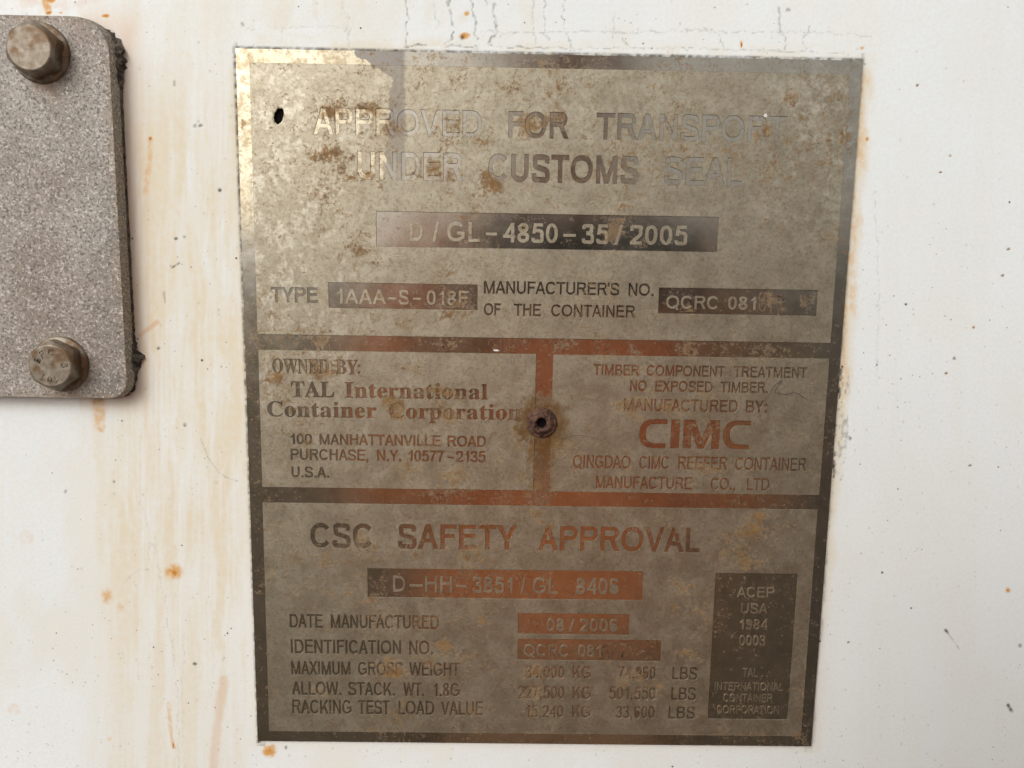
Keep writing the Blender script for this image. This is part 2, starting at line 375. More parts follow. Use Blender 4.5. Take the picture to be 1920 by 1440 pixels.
def build_wall():
    def axis(lo, hi, a, b, step):
        inner = np.arange(a, b + step, step)
        left = a - np.geomspace(step * 3, a - lo, 26)[::-1]; right = inner[-1] + np.geomspace(step * 3, hi - inner[-1], 26)
        return np.concatenate([left, inner, right])
    st = .00042
    us = axis(-1.6, 1.6, -.205, .195, st); vs = axis(-1.30, 1.15, -.150, .160, st)
    U, V = np.meshgrid(us, vs)
    X, Y = project(U, V)
    near = (U > -.26) & (U < .26) & (V > -.2) & (V < .21)
    Xd = X + 7 * (fbm(X / 22, Y / 22, 5) - .5); Yd = Y + 7 * (fbm(X / 22, Y / 22, 9) - .5)
    stain = np.zeros_like(X); rust = np.zeros_like(X); dirt_shade = np.zeros_like(X); peach = np.zeros_like(X)
    def add(a, m): np.maximum(a, m, out=a)
    def blob(a, x, y, rx, ry, s, soft=.0):
        r = np.hypot((Xd - x) / rx, (Yd - y) / ry); add(a, s * sst(1.0, soft, r))
    def line(a, pts, w, s, wob=0, seed=1, taper=False):
        pts = np.array(pts, float); x0, y0 = pts.min(0) - 12; x1, y1 = pts.max(0) + 12
        sel = (X > x0) & (X < x1) & (Y > y0) & (Y < y1) & near
        if not sel.any(): return
        xs, ys = X[sel], Y[sel]
        if wob: xs = xs + wob * (fbm(xs / 9, ys / 9, seed) - .5) * 2; ys = ys + wob * (fbm(xs / 9, ys / 9, seed + 3) - .5) * 2
        best = np.full(xs.shape, 1e9); n = len(pts) - 1
        for i in range(n):
            (ax, ay), (bx, by) = pts[i], pts[i + 1]
            t = np.clip(((xs - ax) * (bx - ax) + (ys - ay) * (by - ay)) / ((bx - ax) ** 2 + (by - ay) ** 2 + 1e-9), 0, 1)
            wl = w * (1 - .75 * (i + t) / n) if taper else w
            best = np.minimum(best, np.hypot(xs - ax - t * (bx - ax), ys - ay - t * (by - ay)) / wl)
        a[sel] = np.maximum(a[sel], s * sst(1.3, .3, best))
    # vertical run-off streaks between the bolted cover and the plate
    streak = fbm(X / 24 + 1.6 * fbm(X / 60, Y / 90, 31), Y / 260, 21, 5)
    fine_s = fbm(X / 5 + .8 * fbm(X / 30, Y / 40, 37), Y / 120, 41, 5)
    zone = sst(120, 250, X + 50 * (fbm(X / 50, Y / 120, 3) - .5)) * (1 - sst(452, 476, X)) * (.45 + .55 * sst(60, 300, Y)) * (1 - .30 * sst(900, 1440, Y))
    add(stain, zone * np.clip(.46 + .55 * sst(.36, .70, streak) + .95 * (fine_s - .5) + .6 * (fbm(X / 60, Y / 90, 33) - .5), 0, 1))
    upper = (1 - sst(30, 110, Y)) * sst(250, 480, X) * (1 - sst(760, 900, X))
    add(stain, upper * .4 * sst(.48, .62, fbm(X / 34, Y / 200, 61)))
    add(stain, .30 * sst(.42, .75, fbm(X / 90, Y / 150, 71)) * (1 - .55 * sst(900, 1500, X)))
    add(stain, .10 * sst(.5, .7, fbm(X / 26, Y / 500, 81)))
    add(stain, .62 * sst(300, 0, np.hypot((X - 330) / 1.0, (Y - 40) / .35)) * fbm(X / 40, Y / 40, 14) * .6)
    # peach bloom hugging the cover's edge
    ex = 228 + (Y - 30) * .03
    inside = (Y > -10) & (Y < 790)
    add(peach, np.where(inside, sst(62, 0, X - ex) * (X > 150) * sst(-10, 60, Y) * (1 - sst(730, 790, Y)) * (.34 + .4 * fbm(X / 20, Y / 60, 90)), 0))
    add(peach, .4 * sst(95, 10, Y) * sst(260, 120, X) * sst(.3, .7, fbm(X / 30, Y / 22, 95)))
    add(stain, .5 * sst(30, 2, np.abs(Y - 752)) * (X < 235) * fbm(X / 40, Y / 20, 98))
    # grime round the plate, plus its contact shadow painted at top and left
    for dist, on, s in ((X - (1616 - (Y - 113) * .073), (Y > 100) & (Y < 1410), 1.), ((442 + (Y - 90) * .0346) - X, (Y > 80) & (Y < 1400), 1.)):
        wd = 16 + 26 * fbm(X / 400, Y / 55, 101)
        add(stain, np.where(on & (dist > -12), s * sst(80, 150, Y) * sst(wd, wd * .2, dist) * (.55 + .6 * fbm(X / 12, Y / 90, 104)) * (1 - .55 * sst(900, 1200, Y)), 0))
        add(dirt_shade, np.where(on & (dist > -12), .35 * sst(9, 0, dist) * sst(.45, .7, fbm(X / 9, Y / 26, 107)), 0))
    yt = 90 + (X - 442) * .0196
    add(dirt_shade, np.where((X > 436) & (X < 1622) & (Y < yt + 8), .75 * sst(6, 1, yt - Y), 0)); add(dirt_shade, np.where((Y > 86) & (Y < 1394), .8 * sst(8, 2, np.abs((442 + (Y - 90) * .0346) - X)), 0))  # painted contact shadow along the plate's top and left edges
    add(stain, np.where((X > 430) & (X < 1640), .55 * sst(42, 4, np.abs(yt - Y)) * (Y < yt + 6) * (.25 + 1. * sst(.35, .7, fbm(X / 45, Y / 16, 110))), 0) * (1 - .35 * sst(900, 1300, X)))
    yb = 1390 + (X - 487) * .0096
    add(stain, np.where((X > 470) & (X < 1540), .5 * sst(26, 2, Y - yb) * (Y > yb - 6) * fbm(X / 45, Y / 16, 120), 0))
    blob(rust, 505, 1408, 22, 20, .42); blob(dirt_shade, 536, 1402, 4, 6, .8)
    blob(dirt_shade, 430, 640, 60, 260, .0)
    er = X - (1616 - (Y - 113) * .073)
    add(rust, np.where((er > -8) & (Y > 100), .16 * sst(46, 6, er) * sst(100, 160, Y) * (1 - sst(620, 1000, Y)) * sst(.3, .65, fbm(X / 14, Y / 70, 131)), 0))
    # drips and rust spots
    line(stain, [(183, 748), (184, 800), (186, 860), (194, 905), (188, 980), (192, 1050)], 15, .62, 6, 2)
    line(rust, [(184, 744), (186, 770), (188, 800)], 15, .17, 5, 4); blob(peach, 186, 748, 34, 40, .9); blob(dirt_shade, 184, 748, 20, 16, .35)
    line(rust, [(282, 262), (281, 290), (277, 330), (273, 360)], 8, .16, 2, 6); blob(rust, 282, 261, 5, 6, .75)
    blob(rust, 95, -2, 14, 10, .65); blob(rust, 92, 23, 8, 5, .7); line(rust, [(86, 0), (90, 20)], 10, .25, 2, 7); blob(rust, 198, 30, 11, 6, .62); blob(rust, 115, 24, 9, 4, .3)
    blob(rust, 326, 1072, 30, 24, .35); blob(rust, 328, 1074, 10, 8, .66)
    blob(rust, 200, 1118, 20, 24, .26); blob(rust, 226, 1140, 14, 18, .2); blob(rust, 205, 1385, 12, 10, .14)
    blob(rust, 52, 1006, 18, 17, .09, .7); blob(rust, 26, 1331, 16, 15, .10, .7)
    line(peach, [(420, 1276), (413, 1320), (405, 1380), (400, 1440)], 10, .55, 3, 12)
    line(rust, [(316, 1320), (321, 1380), (326, 1402)], 5, .16, 2, 15); blob(rust, 324, 1398, 3, 7, .65)
    blob(rust, 873, 68, 16, 10, .45); blob(dirt_shade, 868, 71, 5, 7, .85); blob(rust, 875, 25, 9, 9, .38); blob(stain, 868, 34, 18, 14, .4)
    blob(rust, 1390, 80, 7, 9, .2); blob(rust, 1390, 85, 3, 8, .9); blob(rust, 1615, 90, 8, 7, .3)
    blob(rust, 1890, 1107, 5, 5, .55); blob(rust, 1890, 1107, 11, 11, .2); blob(rust, 1617, 412, 9, 24, .14); blob(rust, 1626, 260, 5, 6, .5)
    blob(rust, 1613, 400, 10, 30, .12); blob(rust, 305, 143, 7, 6, .15); line(stain, [(352, 100), (350, 150), (349, 200)], 8, .5, 3, 18)
    line(stain, [(530, -5), (527, 25), (524, 44)], 26, .5, 8, 20); line(stain, [(590, -5), (592, 30)], 6, .45, 2, 22); line(stain, [(641, -5), (640, 36), (644, 50)], 9, .5, 3, 24)
    for x, y, r in ((1718, 160, 5), (1783, 292, 4), (1764, 323, 4), (1890, 466, 5), (1880, 517, 5), (1824, 614, 4), (1774, 700, 4), (1592, 1205, 4)):
        blob(rust, x, y, r, r * .8, .35, .3); blob(dirt_shade, x, y, r * .9, r * .7, .85, .3)
    for x, y, rx, ry in ((413, 356, 5, 5), (365, 237, 6, 5), (377, 238, 6, 4), (372, 228, 5, 2), (1478, 19, 6, 5), (346, 797, 5, 6), (214, 904, 4, 4), (124, 922, 4, 5), (366, 1245, 5, 4),
                         (345, 445, 4, 4), (330, 448, 4, 4), (298, 654, 4, 4), (100, 259, 4, 4), (1595, 822, 4, 5), (1818, 872, 4, 3), (1790, 672, 4, 4), (1911, 1210, 5, 5)):
        blob(dirt_shade, x, y, rx, ry, .85, .3)
    line(dirt_shade, [(322, 502), (336, 494)], 2.2, .75); line(dirt_shade, [(307, 548), (309, 560), (311, 573)], 2.6, .75, taper=True)
    line(peach, [(262, 630), (280, 615), (294, 604)], 6, .9, 2, 28); line(dirt_shade, [(326, 152), (328, 160)], 2.6, .7); line(dirt_shade, [(454, 44), (457, 48)], 2.6, .6)
    line(dirt_shade, [(376, 822), (390, 858), (410, 886), (432, 899), (446, 902)], 1.0, .34)
    line(dirt_shade, [(1773, 1181), (1779, 1190)], 3.2, .9, taper=True); line(dirt_shade, [(1779, 1190), (1798, 1216)], 1.2, .4)
    line(dirt_shade, [(1890, 1322), (1897, 1334)], 3.2, .9); line(dirt_shade, [(440, 1010), (462, 1080)], 1, .0)
    line(dirt_shade, [(265, 1066), (250, 1075), (232, 1094)], 1.2, .18); blob(dirt_shade, 276, 1067, 8, 3, .3)
    # hairline cracks in the paint above the plate
    for i, (pts, w, s) in enumerate([
            ([(762, 0), (764, 22), (764, 40), (762, 58), (763, 85)], 1.7, .62), ([(814, 0), (816, 30), (822, 45), (818, 58)], 1.2, .3),
            ([(842, 0), (841, 18), (846, 32), (848, 50)], 1.8, .6), ([(851, 60), (846, 72), (836, 82)], 2.4, .72), ([(836, 85), (866, 88), (896, 87)], 1.7, .62),
            ([(882, 0), (887, 20), (891, 36), (894, 48), (890, 62), (894, 72)], 2.2, .62), ([(895, 72), (898, 95)], 1.2, .3), ([(760, 86), (790, 86), (800, 85)], 2, .7),
            ([(928, 8), (926, 24), (930, 42), (932, 60), (924, 70), (916, 80)], 3.6, .6), ([(910, 0), (914, 8)], 3, .45), ([(915, 87), (950, 87), (990, 89), (1030, 90)], 1.5, .55),
            ([(1000, 0), (998, 30), (1002, 60), (1006, 84)], 1.3, .35), ([(1023, 0), (1021, 30), (1022, 62), (1030, 74)], 1.6, .55), ([(1057, 0), (1056, 28), (1060, 56), (1070, 84), (1076, 96)], 1.4, .42),
            ([(900, 58), (960, 62), (1040, 60), (1100, 60), (1180, 61), (1260, 57), (1330, 58), (1400, 60), (1500, 60), (1580, 62), (1632, 69)], 1.2, .34),
            ([(1030, 90), (1100, 91), (1200, 90), (1290, 91), (1400, 94), (1500, 97), (1590, 101)], 1.3, .34), ([(1460, 14), (1462, 38), (1463, 60)], 2.4, .5), ([(1463, 60), (1473, 72), (1472, 92)], 1.7, .55),
            ([(1520, 50), (1514, 64), (1504, 70)], 1.6, .45), ([(1505, 78), (1510, 92)], 2, .5), ([(1152, 24), (1147, 58), (1150, 76)], 1.2, .34), ([(1166, 72), (1177, 88)], 1.6, .45),
            ([(1318, 52), (1348, 62), (1356, 90)], 1.3, .38), ([(1280, 54), (1290, 60)], 1.6, .4), ([(640, 0), (655, 50), (652, 90)], 1, .22), ([(460, 55), (560, 50), (660, 52)], 1, .18),
            ([(650, 50), (656, 88)], 1.1, .3), ([(585, 10), (596, 50)], 1, .15), ([(290, 1010), (300, 1080), (320, 1200), (332, 1300), (336, 1440)], 1.3, .22), ([(262, 935), (278, 985), (282, 1080)], 1.2, .2),
            ([(345, 1190), (342, 1300), (345, 1440)], 1.1, .18), ([(405, 1240), (385, 1330)], 1, .12), ([(455, 110), (459, 330)], 1.6, .15), ([(1640, 360), (1648, 520), (1645, 720)], 1.3, .22)]):
        line(dirt_shade, pts, w * .85, s * .8, 5.5, 200 + i * 7)
    # black old sealant flecks along the plate's sides
    fl = sst(.52, .62, fbm(X / 5, Y / 12, 401, 3))
    e2 = X - (1616 - (Y - 113) * .073)
    add(dirt_shade, np.where((e2 > -12) & (e2 < 9) & (Y > 662) & (Y < 905), fl * .95 * sst(9, 3, e2), 0))
    add(dirt_shade, np.where((e2 > -2) & (e2 < 24) & (Y > 700) & (Y < 900), .35 * fl, 0))
    e3 = (442 + (Y - 90) * .0346) - X
    add(dirt_shade, np.where((e3 > -12) & (e3 < 8) & (((Y > 655) & (Y < 745)) | ((Y > 865) & (Y < 950))), fl * .9 * sst(8, 3, e3), 0))
    dirt_shade *= .5 + .6 * sst(.34, .58, fbm(X / 7, Y / 7, 450, 3))
    for a in (stain, rust, dirt_shade, peach):
        a *= near; np.clip(a, 0, 1, out=a)
    # the panel is not quite flat: very slow waves in the skin
    D = .0009 * (fbm(U * 5 + 3, V * 5 + 8, 500, 2) - .5)
    edge = np.minimum(np.hypot(U * 1.0, V * .85) / .2, 1); D = D * sst(.6, 1, edge)
    ny, nx = U.shape
    co = np.stack([U, -D, V], -1).reshape(-1, 3)
    i = np.arange(ny * nx).reshape(ny, nx)
    quads = np.stack([i[:-1, :-1], i[:-1, 1:], i[1:, 1:], i[1:, :-1]], -1).reshape(-1, 4)
    me = bpy.data.meshes.new('container_wall')
    # back and sides of the skin: it is a 3 cm thick insulated panel
    c4 = np.array([[us[0], .03, vs[0]], [us[-1], .03, vs[0]], [us[-1], .03, vs[-1]], [us[0], .03, vs[-1]]])
    nb = len(co); co = np.concatenate([co, c4])
    loops = [list(q) for q in ()]
    bl = [int(i[0, 0]), int(i[0, -1]), int(i[-1, -1]), int(i[-1, 0])]
    polys = [[nb + 3, nb + 2, nb + 1, nb]] + [[nb, nb + 1] + i[0, ::-1].tolist(), [nb + 1, nb + 2] + i[::-1, -1].tolist(),
             [nb + 2, nb + 3] + i[-1, :].tolist(), [nb + 3, nb] + i[:, 0].tolist()]
    lv = np.concatenate([quads.ravel()] + [np.array(p) for p in polys])
    cnt = np.concatenate([np.full(len(quads), 4), [len(p) for p in polys]])
    me.vertices.add(len(co)); me.vertices.foreach_set('co', co.ravel().astype(np.float32))
    me.loops.add(len(lv)); me.loops.foreach_set('vertex_index', lv.astype(np.int32))
    me.polygons.add(len(cnt)); me.polygons.foreach_set('loop_start', np.concatenate([[0], np.cumsum(cnt)[:-1]]).astype(np.int32))
    me.polygons.foreach_set('use_smooth', np.concatenate([np.ones(len(quads), bool), np.zeros(len(polys), bool)]))
    me.update(calc_edges=True)
    for nme, a in (('stain', stain), ('rust', rust), ('dirt_shade', dirt_shade), ('peach', peach)):
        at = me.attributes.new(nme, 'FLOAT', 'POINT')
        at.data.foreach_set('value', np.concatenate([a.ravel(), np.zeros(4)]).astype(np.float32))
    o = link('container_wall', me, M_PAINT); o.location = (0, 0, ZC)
    tag(o, 'white painted steel container wall with rust drips, beige run-off streaks and cracked paint', 'wall')
build_wall()

# ------------------------------------------------------------------ lettering
def rect(x0, y0, x1, y1): return [[(x0, y0), (x1, y0), (x1, y1), (x0, y1)]]
def dg(xb, yb, xt, yt, w): return [[(xb, yb), (xb + w, yb), (xt + w, yt), (xt, yt)]]
def strip(pts, t):
    L, Rr = [], []; n = len(pts)
    for i, (x, y) in enumerate(pts):
        a = pts[max(i - 1, 0)]; b = pts[min(i + 1, n - 1)]
        dx, dy = b[0] - a[0], b[1] - a[1]; l = math.hypot(dx, dy) or 1; nx, ny = -dy / l * t / 2, dx / l * t / 2
        L.append((x + nx, y + ny)); Rr.append((x - nx, y - ny))
    return [[Rr[i], Rr[i + 1], L[i + 1], L[i]] for i in range(n - 1)]
def ell(cx, cy, rx, ry, a0, a1, n=18, p=2.25):
    o = []
    for i in range(n + 1):
        a = R_(a0 + (a1 - a0) * i / n); c, s = math.cos(a), math.sin(a)
        o.append((cx + rx * math.copysign(abs(c) ** (2 / p), c), cy + ry * math.copysign(abs(s) ** (2 / p), s)))
    return o
def spl(pts, n=5):
    o = []; q = [pts[0]] + list(pts) + [pts[-1]]
    for i in range(1, len(q) - 2):
        p0, p1, p2, p3 = q[i - 1:i + 3]
        for k in range(n):
            t = k / n
            o.append(tuple(.5 * (2 * p1[j] + (p2[j] - p0[j]) * t + (2 * p0[j] - 5 * p1[j] + 4 * p2[j] - p3[j]) * t * t + (3 * p1[j] - p0[j] - 3 * p2[j] + p3[j]) * t ** 3) for j in (0, 1)))
    o.append(pts[-1]); return o
def ring(cx, cy, rx, ry, t): return strip(ell(cx, cy, rx - t / 2, ry - t / 2, 0, 360, 30), t)
def bowl(x0, yt, yb, xr, t, rx=None):
    ry = (yt - yb - t) / 2; rx = rx or min(ry * 1.1, xr - t / 2 - x0); cx = xr - t / 2 - rx; cy = (yt + yb) / 2
    return rect(x0, yt - t, cx, yt) + rect(x0, yb, cx, yb + t) + strip(ell(cx, cy, rx, ry, 90, -90, 14), t)
def glyph_polys(ch, t):
    k = t * 1.06; h = t * .92; b = None
    if ch == 'A': return dg(0, 0, .45 - k / 2, 1, k) + dg(.90 - k, 0, .45 - k / 2, 1, k) + rect(.17, .26, .73, .26 + h), .90, .01, .01
    if ch == 'B': return rect(0, 0, t, 1) + bowl(t * .5, 1, .5 - h * .3, .73, h) + bowl(t * .5, .5 + h * .6, 0, .80, h), .80, .11, .06
    if ch == 'C': return strip(ell(.47, .5, .47 - t / 2, .5 - t / 2, 36, 324, 26), t), .92, .07, .05
    if ch == 'D': return rect(0, 0, t, 1) + bowl(t * .5, 1, 0, .87, h, .40), .87, .11, .07
    if ch == 'E': return rect(0, 0, t, 1) + rect(t * .5, 0, .78, h) + rect(t * .5, .475, .72, .475 + h) + rect(t * .5, 1 - h, .76, 1), .78, .11, .05
    if ch == 'F': return rect(0, 0, t, 1) + rect(t * .5, .45, .62, .45 + h) + rect(t * .5, 1 - h, .70, 1), .70, .11, .03
    if ch == 'G': return strip(ell(.48, .5, .48 - t / 2, .5 - t / 2, 38, 318, 26), t) + rect(.955 - t, .14, .955, .52) + rect(.52, .52 - h, .955, .52), .955, .07, .09
    if ch == 'H': return rect(0, 0, t, 1) + rect(.80 - t, 0, .80, 1) + rect(t * .5, .48, .8 - t * .5, .48 + h), .80, .11, .11
    if ch == 'I': return rect(0, 0, t, 1), t, .12, .12
    if ch == 'K': return rect(0, 0, t, 1) + dg(t * .3, .28, .82 - k * 1.25, 1, k * 1.25) + dg(.86 - k * 1.2, 0, .30, .58, k * 1.2), .86, .11, .0
    if ch == 'L': return rect(0, 0, t, 1) + rect(t * .5, 0, .66, h), .66, .11, .03
    if ch == 'M': return rect(0, 0, t, 1) + rect(.98 - t, 0, .98, 1) + dg(.49 - k / 2, 0, 0, 1, k) + dg(.49 - k / 2, 0, .98 - k, 1, k), .98, .11, .11
    if ch == 'N': return rect(0, 0, t, 1) + rect(.80 - t, 0, .80, 1) + dg(.80 - k, 0, 0, 1, k), .80, .11, .11
    if ch == 'O': return ring(.51, .5, .51, .5, t), 1.02, .07, .07
    if ch == 'Q': return ring(.51, .5, .51, .5, t) + dg(.84, -.08, .56, .26, k), 1.02, .07, .07
    if ch == 'P': return rect(0, 0, t, 1) + bowl(t * .5, 1, .42, .80, h), .80, .11, .04
    if ch == 'R': return rect(0, 0, t, 1) + bowl(t * .5, 1, .45, .82, h) + dg(.90 - k * 1.2, 0, .42, .50, k * 1.15), .90, .11, .01
    if ch == 'S':
        a = t / 2
        return strip(spl([(.78 - a, .70), (.70, .87), (.42, 1 - a), (.15, .89), (.055 + a, .73), (.17, .58), (.42, .505), (.67, .42), (.82 - a, .27), (.70, .10), (.42, a), (.13, .12), (a, .31)]), t), .82, .06, .06
    if ch == 'T': return rect(0, 1 - h, .82, 1) + rect(.41 - t / 2, 0, .41 + t / 2, 1), .82, .03, .03
    if ch == 'U': return rect(0, .36, t, 1) + rect(.80 - t, .36, .80, 1) + strip(ell(.40, .37, .40 - t / 2, .37 - t / 2, 180, 360, 18), t), .80, .11, .11
    if ch == 'V': return dg(.45 - k / 2, 0, 0, 1, k) + dg(.45 - k / 2, 0, .90 - k, 1, k), .90, .01, .01
    if ch == 'W': return dg(.33 - k / 2, 0, 0, 1, k) + dg(.33 - k / 2, 0, .65 - k / 2, 1, k) + dg(.97 - k / 2, 0, .65 - k / 2, 1, k) + dg(.97 - k / 2, 0, 1.30 - k, 1, k), 1.30, .01, .01
    if ch == 'X': return dg(0, 0, .86 - k * 1.15, 1, k * 1.15) + dg(.88 - k * 1.15, 0, .02, 1, k * 1.15), .88, .01, .01
    if ch == 'Y': return rect(.44 - t / 2, 0, .44 + t / 2, .46) + dg(.44 - k * .56, .40, 0, 1, k * 1.12) + dg(.44 - k * .56, .40, .88 - k * 1.12, 1, k * 1.12), .88, .0, .0
    if ch == '0': return ring(.32, .5, .32, .5, t), .64, .06, .06
    if ch == '1': return rect(.27, 0, .27 + t, 1) + dg(.02, .66, .27, .90, t * .95), .27 + t, .10, .14
    if ch == '2':
        a = t / 2
        return strip(spl([(a + .01, .69), (.10, .88), (.32, 1 - a), (.54, .88), (.62 - a, .70), (.52, .50), (.28, .27), (.07, a * .9)]), t) + rect(0, 0, .64, h), .64, .05, .06
    if ch == '3':
        a = t / 2
        return strip(spl([(a + .01, .74), (.12, .90), (.31, 1 - a), (.51, .90), (.58 - a, .74), (.48, .60), (.24, .535)]), t) + strip(spl([(.24, .535), (.50, .47), (.64 - a, .29), (.53, .10), (.31, a), (.11, .11), (a, .27)]), t), .64, .06, .06
    if ch == '4': return rect(.43, 0, .43 + t, 1) + rect(0, .23, .66, .23 + h) + dg(0, .24, .43, 1, t * 1.05), .66, .04, .05
    if ch == '5':
        a = t / 2
        return rect(.13, 1 - h, .60, 1) + dg(.04, .47, .11, 1, t) + strip(spl([(.06 + a, .53), (.18, .62), (.33, .655 - a * .3), (.54, .56), (.64 - a, .33), (.54, .11), (.31, a), (.11, .11), (a, .26)]), t), .64, .06, .06
    if ch == '6':
        a = t / 2
        return ring(.33, .32, .31, .32, t) + strip(spl([(.60 - a, .76), (.50, .90), (.33, 1 - a), (.14, .86), (.02 + a, .55), (.02 + a, .32)]), t), .64, .06, .06
    if ch == '7': return rect(0, 1 - h, .63, 1) + strip(spl([(.59, .96), (.42, .70), (.29, .40), (.22, 0)]), t), .63, .06, .06
    if ch == '8': return ring(.32, .75, .28, .25, t) + ring(.32, .275, .32, .275, t), .64, .06, .06
    if ch == '9':
        p, w, l, r = glyph_polys('6', t); return [[(.64 - x, 1 - y) for x, y in q] for q in p], w, l, r
    if ch == '/': return dg(0, -.02, .36 - t * .8, 1.0, t * .8), .36, .04, .04
    if ch == '-': return rect(0, .34, .60, .34 + h * .9), .60, .08, .08
    if ch == '.': return rect(0, 0, t * 1.1, t * 1.1), t * 1.1, .12, .1
    if ch == ',': return rect(0, 0, t * 1.1, t * 1.1) + dg(0, -.16, t * .45, .02, t * .55), t * 1.1, .12, .1
    if ch == "'": return rect(0, .70, t * .9, 1.02), t * .9, .06, .06
    if ch == ':': return rect(0, 0, t * 1.15, t * 1.15) + rect(0, .58, t * 1.15, .58 + t * 1.15), t * 1.15, .14, .1
    raise KeyError(ch)

def union(polys):
    """outlines of the union of overlapping polygons"""
    vs, fs = [], []
    for p in polys:
        ar = sum(p[i][0] * p[(i + 1) % len(p)][1] - p[(i + 1) % len(p)][0] * p[i][1] for i in range(len(p)))
        if ar < 0: p = p[::-1]
        fs.append(list(range(len(vs), len(vs) + len(p)))); vs += [Vector(q) for q in p]
    v, e, f, ov, oe, of = delaunay_2d_cdt(vs, [], fs, 1, 1e-5)
    ed = set()
    for face, src in zip(f, of):
        if not src: continue
        for a, b in zip(face, face[1:] + face[:1]): ed.add((a, b))
    return chain([(a, b) for (a, b) in ed if (b, a) not in ed], v)
def chain(edges, v):
    nxt = {}
    for a, b in edges: nxt.setdefault(a, []).append(b)
    loops = []
    while nxt:
        s = next(iter(nxt)); lp = [s]; c = nxt[s].pop()
        if not nxt[s]: del nxt[s]
        while c != s:
            lp.append(c)
            if c not in nxt: break
            n = nxt[c].pop()
            if not nxt[c]: del nxt[c]
            c = n
        if len(lp) > 2: loops.append([(v[i][0], v[i][1]) for i in lp])
    return loops
CACHE = {}
def glyph(ch, t):
    if (ch, t) not in CACHE:
        p, w, l, r = glyph_polys(ch, t); CACHE[ch, t] = (union(p), w, l, r)
    return CACHE[ch, t]
def sans(word, t):
    x = 0; loops = []
    for i, ch in enumerate(word):
        lp, w, l, r = glyph(ch, t)
        if i: x += l
        loops += [[(a + x, b) for a, b in q] for q in lp]; x += w + r
    return loops
def serif(word):
    """bold roman letters: the mathematical bold alphabet of the built-in font"""
    s = ''
    for ch in word:
        s += chr(0x1D400 + ord(ch) - 65) if 'A' <= ch <= 'Z' else chr(0x1D41A + ord(ch) - 97) if 'a' <= ch <= 'z' else ch
    c = bpy.data.curves.new('tmp_text', 'FONT'); c.body = s; c.size = 1.4; c.resolution_u = 5; c.space_character = 1.04
    o = bpy.data.objects.new('tmp_text', c); COL.objects.link(o)
    dep = bpy.context.evaluated_depsgraph_get(); dep.update()
    me = bpy.data.meshes.new_from_object(o.evaluated_get(dep))
    bm = bmesh.new(); bm.from_mesh(me); bmesh.ops.remove_doubles(bm, verts=bm.verts, dist=1e-5)
    bm.verts.ensure_lookup_table(); bm.verts.index_update()
    ed = []
    for e in bm.edges:
        if len(e.link_faces) == 1:
            l = e.link_loops[0]; ed.append((l.vert.index, l.link_loop_next.vert.index))
    loops = chain(ed, [v.co.copy() for v in bm.verts])
    bm.free(); bpy.data.objects.remove(o); bpy.data.curves.remove(c); bpy.data.meshes.remove(me)
    return loops
def place(loops, x0, x1, v0, v1, ref=None):
    """scale a word's outlines so that it spans u x0..x1 and cap height v0..v1"""
    a = min(p[0] for l in loops for p in l); b = max(p[0] for l in loops for p in l)
    sx = (x1 - x0) / (b - a); lo, hi = ref or (0, 1)
    sy = (v1 - v0) / (hi - lo)
    return [[(x0 + (p[0] - a) * sx, v0 + (p[1] - lo) * sy) for p in l] for l in loops]

# every line: (words, y_top, y_bottom, x_ref, weight); a word is (text, x_left, x_right); y is measured at x_ref
def line_loops(words, yt, yb, xr, t=.17, font='sans'):
    v1 = P(xr, yt)[1]; v0 = P(xr, yb)[1]; ym = (yt + yb) / 2; out = []
    for w, a, b in words:
        yw = ym + (.0147) * ((a + b) / 2 - xr)
        x0, x1 = P(a, yw)[0], P(b, yw)[0]
        if font == 'serif':
            lp = serif(w.rstrip(':')); ref = serif('I')
            lo = min(p[1] for l in ref for p in l); hi = max(p[1] for l in ref for p in l)
            if w.endswith(':'):
                m = max(p[0] for l in lp for p in l) + .1
                for y in (.02, .48): lp.append([(m + .085 * math.cos(q), y + .085 + .085 * math.sin(q)) for q in np.linspace(0, 6.283, 13)[:-1]])
            out += place(lp, x0, x1, v0, v1, (lo, hi))
        elif font == 'logo':
            out += place(logo(), x0, x1, v0, v1)
        else:
            lp = sans(w, t)
            out += place(lp, x0, x1, v0, v1)
    return out

def logo():
    t = .20; L = []
    def C(x):
        o = ell(x + .46, .5, .46, .5, 90, 270, 20, 2.5); i = ell(x + .50, .5, .30, .34, 270, 90, 20, 2.3)
        return [(x + .86, 1)] + o + [(x + .84, 0), (x + .84, .16)] + i + [(x + .86, .84)]
    L.append(C(0)); L.append([(1.0, 0), (1.27, 0), (1.27, 1), (1.0, 1)])
    m = 1.40
    L.append([(m, 0), (m + .25, 0), (m + .25, .62), (m + .47, 0), (m + .67, 0), (m + .90, .62), (m + .90, 0), (m + 1.15, 0), (m + 1.15, 1), (m + .80, 1), (m + .575, .36), (m + .35, 1), (m, 1)])
    L.append(C(2.67))
    return L

